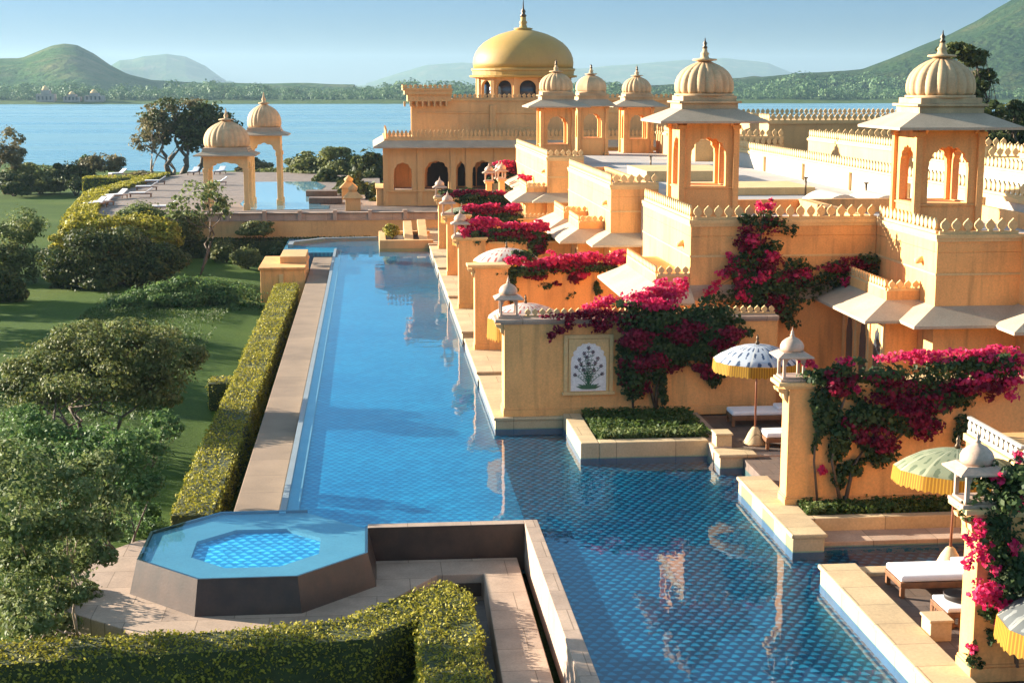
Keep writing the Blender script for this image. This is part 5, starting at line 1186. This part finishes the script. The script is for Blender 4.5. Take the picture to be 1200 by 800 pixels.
# ------------------------------------------------------------------ hedges
hedge('long clipped hedge beside the left coping of the pool', [(-5.55, 40.0), (-4.45, 40.0), (-4.35, 87.5), (-5.6, 87.5)], -1.75, -.55, dens=230)
hedge('short clipped hedge stub jutting from the long pool hedge', [(-6.5, 58.8), (-5.6, 58.8), (-5.6, 60.4), (-6.5, 60.4)], -1.75, -.65, dens=230)
hedge('near clipped hedge along the front of the spa platform', [(-9.6, 29.2), (-9.6, 30.6), (-6.6, 30.75), (-3.2, 30.9), (-.8, 31.3), (.9, 33.0), (.95, 31.4), (-.1, 30.2), (-3, 29.75), (-6.6, 29.55)], -1.75, -.5, dens=420, size=.075)
hedge('near clipped hedge running toward the viewer beside the sunken path', [(.92, 20), (2.05, 20), (2.15, 32.6), (1.6, 33.6), (.9, 33.0)], -1.75, -.5, dens=420, size=.075)
hedge('yellow lit clipped hedge slanting between lawn and far terrace', [(-23.6, 166), (-22, 168), (-23.9, 140), (-21.4, 119), (-19.5, 107), (-21.5, 106), (-23.4, 119), (-25.9, 140)], -2.2, 1.3, dens=40, size=.26)
hedge('small clipped hedge box by the lake end of the lawn', [(-31, 166), (-25, 166), (-25, 170), (-31, 170)], -2.4, .9, dens=40, size=.26)
hedge('dark clipped hedge below the far wall of the pool', [(-16, 109.8), (.2, 109.8), (.2, 111.2), (-16, 111.2)], -1.8, -.25, leaf='leaf_dark', dens=70, size=.2)

# ------------------------------------------------------------------ trees and shrubs
def at(px, py, Y): return np.array(onY(px, py, Y))
def lump(px, py, Y, rx, rz, ry=None):
    k = Y / 1777.0; return (at(px, py, Y), (rx * k, (ry or rx) * k, rz * k))
def gz(x, y): return float(gfn(np.array([x]), np.array([y]))[0])
def base(px, py, Y):
    x = onY(px, py, Y)[0]; return (x, Y, gz(x, Y))
# the flat-topped tree
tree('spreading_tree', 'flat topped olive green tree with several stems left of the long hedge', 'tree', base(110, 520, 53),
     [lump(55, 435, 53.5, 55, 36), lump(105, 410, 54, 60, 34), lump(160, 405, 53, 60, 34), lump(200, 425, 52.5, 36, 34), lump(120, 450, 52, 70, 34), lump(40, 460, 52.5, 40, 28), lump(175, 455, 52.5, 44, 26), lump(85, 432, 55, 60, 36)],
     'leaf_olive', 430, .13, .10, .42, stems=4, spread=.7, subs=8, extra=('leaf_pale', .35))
# near foreground trees at left
tree('leafy_tree', 'pale green feathery young tree filling the lower left corner', 'tree', base(40, 800, 31),
     [lump(30, 560, 31.5, 55, 45), lump(80, 600, 31, 50, 45), lump(20, 650, 30.5, 50, 50), lump(70, 680, 31, 42, 36), lump(35, 720, 30.2, 40, 30), lump(100, 560, 32, 44, 34), lump(130, 600, 32.5, 34, 34), lump(90, 640, 32, 40, 40), lump(10, 600, 30, 40, 50)],
     'leaf_pale', 260, .105, .06, .3, stems=3, spread=.35, bark='palebark', subs=7)
tree('leafy_tree', 'fresh green sapling behind the corner tree, close to the long hedge', 'tree', base(150, 660, 40),
     [lump(120, 520, 40, 50, 34), lump(165, 530, 40.5, 40, 34), lump(60, 520, 41, 48, 28), lump(150, 570, 39.5, 42, 30), lump(100, 560, 40, 40, 34), lump(190, 500, 42, 26, 22), lump(30, 500, 42, 40, 24), lump(105, 590, 39, 36, 30)],
     'leaf_fresh', 170, .12, .055, .35, stems=3, spread=.3, subs=6)
shrub('leafy_shrub', 'low dark shrub under the near trees beside the spa platform', 'shrub', base(70, 790, 33.5), [lump(55, 690, 33.8, 46, 26), lump(100, 700, 34.3, 24, 22), lump(20, 720, 33, 40, 30), lump(60, 740, 32, 36, 20)], 'leaf_olive', 220, .11, .03)
shrub('leafy_shrub', 'light green shrub between the near trees and the long hedge', 'shrub', base(165, 640, 42.5), [lump(150, 620, 42, 34, 22), lump(110, 640, 42, 40, 24), lump(175, 600, 43, 16, 14)], 'leaf_fresh', 160, .12, .03)
# shrubs of the middle garden
shrub('soft_shrub', 'long soft mound of bright green shrub before the ochre plinth', 'shrub', (-11.5, 86, -1.8), [lump(150, 365, 86, 40, 20, 30), lump(190, 350, 86.5, 44, 24, 30), lump(235, 345, 87, 48, 26, 30), lump(280, 352, 87, 36, 24, 30), lump(120, 372, 85.5, 24, 14, 20), lump(260, 370, 85.5, 46, 14, 24)], 'leaf_fresh', 480, .17, .04, subs=9, shell=.5)
shrub('round_bush', 'big round dark bush with a yellow lit left side', 'bush', (-14.8, 96, -1.9), [lump(100, 312, 96, 42, 36), lump(140, 300, 96.5, 52, 34), lump(180, 310, 96, 34, 30), lump(130, 325, 95, 56, 26), lump(85, 325, 95.5, 26, 24)], 'leaf_dark', 520, .22, .06, subs=10, shell=.55)
shrub('leafy_shrub', 'yellow green shrubs massed behind the big round bush', 'shrub', (-17.5, 105, -1.9), [lump(120, 265, 105, 46, 18, 30), lump(165, 262, 105, 36, 16, 30), lump(85, 280, 104, 26, 14, 20), lump(195, 275, 104, 22, 16, 20)], 'leaf_hedge', 300, .22, .05, subs=8)
tree('sapling', 'slender sapling with two thin trunks before the far wall', 'tree', base(230, 312, 100), [lump(222, 238, 100, 24, 16), lump(250, 235, 100.3, 24, 16), lump(238, 222, 100, 26, 12), lump(262, 245, 100, 12, 12), lump(205, 248, 100, 14, 10)], 'leaf_pale', 34, .24, .09, .55, stems=2, spread=.5, subs=6)
for px, py, Y, w_, h_, lf, lab in [(12, 300, 98, 30, 40, 'leaf_olive', 'olive shrub at the left edge, level with the round bush'), (25, 262, 112, 26, 24, 'leaf_pale', 'paler shrub at the left edge behind the olive one'), (5, 335, 90, 22, 26, 'leaf_dark', 'dark shrub at the left edge before the olive one'),
                                   (290, 300, 104, 16, 14, 'leaf_olive', 'small shrub on the lawn left of the ochre plinth'), (330, 292, 107, 16, 10, 'leaf_dark', 'low dark shrub below the far wall, left of the pool end'), (262, 292, 107, 14, 14, 'leaf_olive', 'small shrub right of the slender sapling'), (205, 262, 110.2, 34, 20, 'leaf_olive', 'olive shrub rising before the left end of the far wall'), (165, 248, 111, 26, 14, 'leaf_pale', 'pale shrub at the corner of hedge and far terrace'), (300, 268, 110.5, 20, 9, 'leaf_olive', 'low olive shrub against the far wall under the taller kiosk')]:
    x, _, z = onY(px, py, Y); shrub('leafy_shrub', lab, 'shrub', (x, Y, gz(x, Y)), [lump(px, py, Y, w_, h_), lump(px + w_ * .4, py + h_ * .25, Y - .6, w_ * .7, h_ * .7), lump(px - w_ * .4, py + h_ * .3, Y - .4, w_ * .7, h_ * .6)], lf, 200, .2, .05, subs=6)
# lake shore
tree('shore_tree', 'big dark spreading tree on the lake bank behind the kiosks', 'tree', base(208, 205, 195),
     [lump(205, 140, 195, 34, 24), lump(235, 135, 196, 34, 20), lump(258, 145, 195, 24, 16), lump(220, 158, 194, 32, 18), lump(185, 150, 195, 22, 18), lump(240, 160, 194, 20, 12)], 'leaf_dark', 105, .5, .55, .4, stems=3, spread=1.6, subs=11)
tree('bare_tree', 'half bare branching tree leaning left of the big dark shore tree', 'tree', base(203, 205, 193), [lump(180, 150, 193, 22, 20), lump(170, 168, 193, 18, 14), lump(190, 128, 194, 26, 10), lump(215, 122, 195, 24, 8)], 'leaf_dry', 45, .4, .3, .3, stems=2, spread=1.0, subs=7, bark='palebark')
tree('bare_tree', 'pale bare tree at the left edge on the lake bank', 'tree', base(8, 215, 190), [lump(8, 172, 190, 20, 22), lump(18, 185, 190, 12, 14), lump(-6, 180, 190, 18, 20)], 'leaf_dry', 75, .42, .25, .35, stems=2, subs=8, bark='palebark')
tree('bare_tree', 'pale thin shrub tree left of the lone lounger by the lake', 'tree', base(122, 208, 185), [lump(118, 190, 185, 22, 12), lump(135, 192, 185, 14, 10), lump(105, 192, 185, 14, 8)], 'leaf_dry', 90, .42, .14, .3, stems=3, spread=.6, subs=7, bark='palebark')
for px, py, Y, w_, h_, lf, lab in [(45, 203, 192, 40, 12, 'leaf_olive', 'long olive bank shrub near the left edge by the lake'), (15, 208, 186, 26, 10, 'leaf_dark', 'dark bank shrub below the pale bare tree'), (88, 199, 186, 24, 13, 'leaf_dark', 'dark green bank shrub with an upright tip'), (100, 192, 188, 8, 12, 'leaf_fresh', 'narrow fresh green bush on the lake bank'),
                                   (165, 206, 188, 18, 6, 'leaf_dry', 'low brown scrub on the bank left of the shore tree'), (300, 195, 190, 22, 9, 'leaf_dry', 'brown scrub on the bank between the kiosks'), (325, 203, 180, 30, 8, 'leaf_olive', 'low olive scrub behind the upper pool'),
                                   (360, 190, 175, 26, 12, 'leaf_olive', 'olive bush on the bank right of the kiosks'), (400, 188, 172, 34, 15, 'leaf_olive', 'larger olive bush on the bank left of the pavilion'), (432, 195, 165, 22, 22, 'leaf_dark', 'dark tall bush touching the pavilion'), (415, 222, 140, 26, 18, 'leaf_dark', 'dark bush between the upper pool and the pavilion'), (385, 212, 158, 22, 12, 'leaf_dark', 'dark bush behind the tan piers'), (440, 228, 132, 12, 16, 'leaf_dark', 'dark bush at the left foot of the pavilion')]:
    x, _, z = onY(px, py, Y); shrub('bank_shrub', lab, 'shrub', (x, Y, min(z - h_ * Y / 1777, gz(x, Y))), [lump(px, py, Y, w_ * .7, h_), lump(px + w_ * .5, py + h_ * .25, Y - 1, w_ * .5, h_ * .75), lump(px - w_ * .5, py + h_ * .2, Y + 1, w_ * .5, h_ * .8), lump(px, py + h_ * .9, Y - 1.5, w_ * .9, h_ * .7), lump(px + w_ * .3, py + h_ * 1.3, Y - 2, w_ * .7, h_ * .6)], lf, 170, .42, .1, group='shrubs on the lake bank', subs=7)
for i, (x, y, h) in enumerate([(-24, 68, 5.4), (-28.5, 80, 6.2), (-25, 55, 5.2), (-33, 92, 6.5), (-35, 106, 7), (-42, 124, 8)]):
    z = gz(x, y); tree('shade_tree', 'broad garden tree standing left of the lawn', 'tree', (x, y, z), [(np.array([x + dx, y + dy, z + h * q]), (2.4, 2.4, 1.6)) for dx, dy, q in ((0, 0, .85), (1.6, .8, .7), (-1.5, -.6, .72), (.3, -1.7, .62), (-.4, 1.7, .6))], 'leaf_olive', 130, .3, .16, .45, group='garden trees left of the lawn', subs=7)
n_ = 46000; q_ = np.c_[RNG.uniform(-16, -5.6, n_), RNG.uniform(37, 92, n_)]; k_ = (np.sin(q_[:, 0] * .9 + np.sin(q_[:, 1] * .4) * 2) + np.sin(q_[:, 1] * .55) + RNG.normal(0, 1.1, n_)) > -.3; q_ = q_[k_]
ob = bpy.data.objects.new('lawn_grass', leaf_mesh('lawn_grass', np.c_[q_, gfn(q_[:, 0], q_[:, 1]) + .05], np.tile([-.8, -.6, .35], (len(q_), 1)), .16, M['grassblade'], aspect=.3, jitter=.8)); C.objects.link(ob)
tag(ob, 'uneven tufts of grass on the lawn beside the long hedge', 'grass', kind='stuff')
# tree behind the near kiosk
tree('tall_tree', 'dark open crowned tree behind the near kiosk at right', 'tree', (44.5, 96, -1), [lump(1122, 60, 96, 20, 10), lump(1142, 68, 96, 18, 12), lump(1150, 95, 96, 18, 14), lump(1138, 108, 96, 14, 10), lump(1155, 128, 95, 26, 12), lump(1178, 140, 96, 26, 14), lump(1150, 158, 95, 36, 14), lump(1190, 128, 96, 16, 10)], 'leaf_dark', 110, .34, .26, .5, subs=7)
tree('tall_tree', 'low dark tree behind the crested roofs at the right edge', 'tree', (49, 96, -1), [lump(1170, 160, 98, 30, 16), lump(1200, 155, 98, 26, 20), lump(1130, 165, 98, 22, 10)], 'leaf_dark', 160, .34, .2, .5, subs=7)

# ------------------------------------------------------------------ haze
hz = MB().box(-8900, 8900, -70, 9600, -9, 185)
hm = bpy.data.materials.new('haze'); hm.use_nodes = True; hn = hm.node_tree.nodes; hl = hm.node_tree.links
hn.remove(hn['Principled BSDF']); pv = hn.new('ShaderNodeVolumePrincipled'); pv.inputs['Color'].default_value = (.42, .58, .72, 1); pv.inputs['Density'].default_value = 1.0e-4
pv.inputs['Anisotropy'].default_value = .2
hl.new(pv.outputs[0], hn['Material Output'].inputs['Volume'])
ho = hz.build('haze', hm); ho['kind'] = 'stuff'; ho['label'] = 'thin pale haze over the lake and hills'; ho['category'] = 'haze'
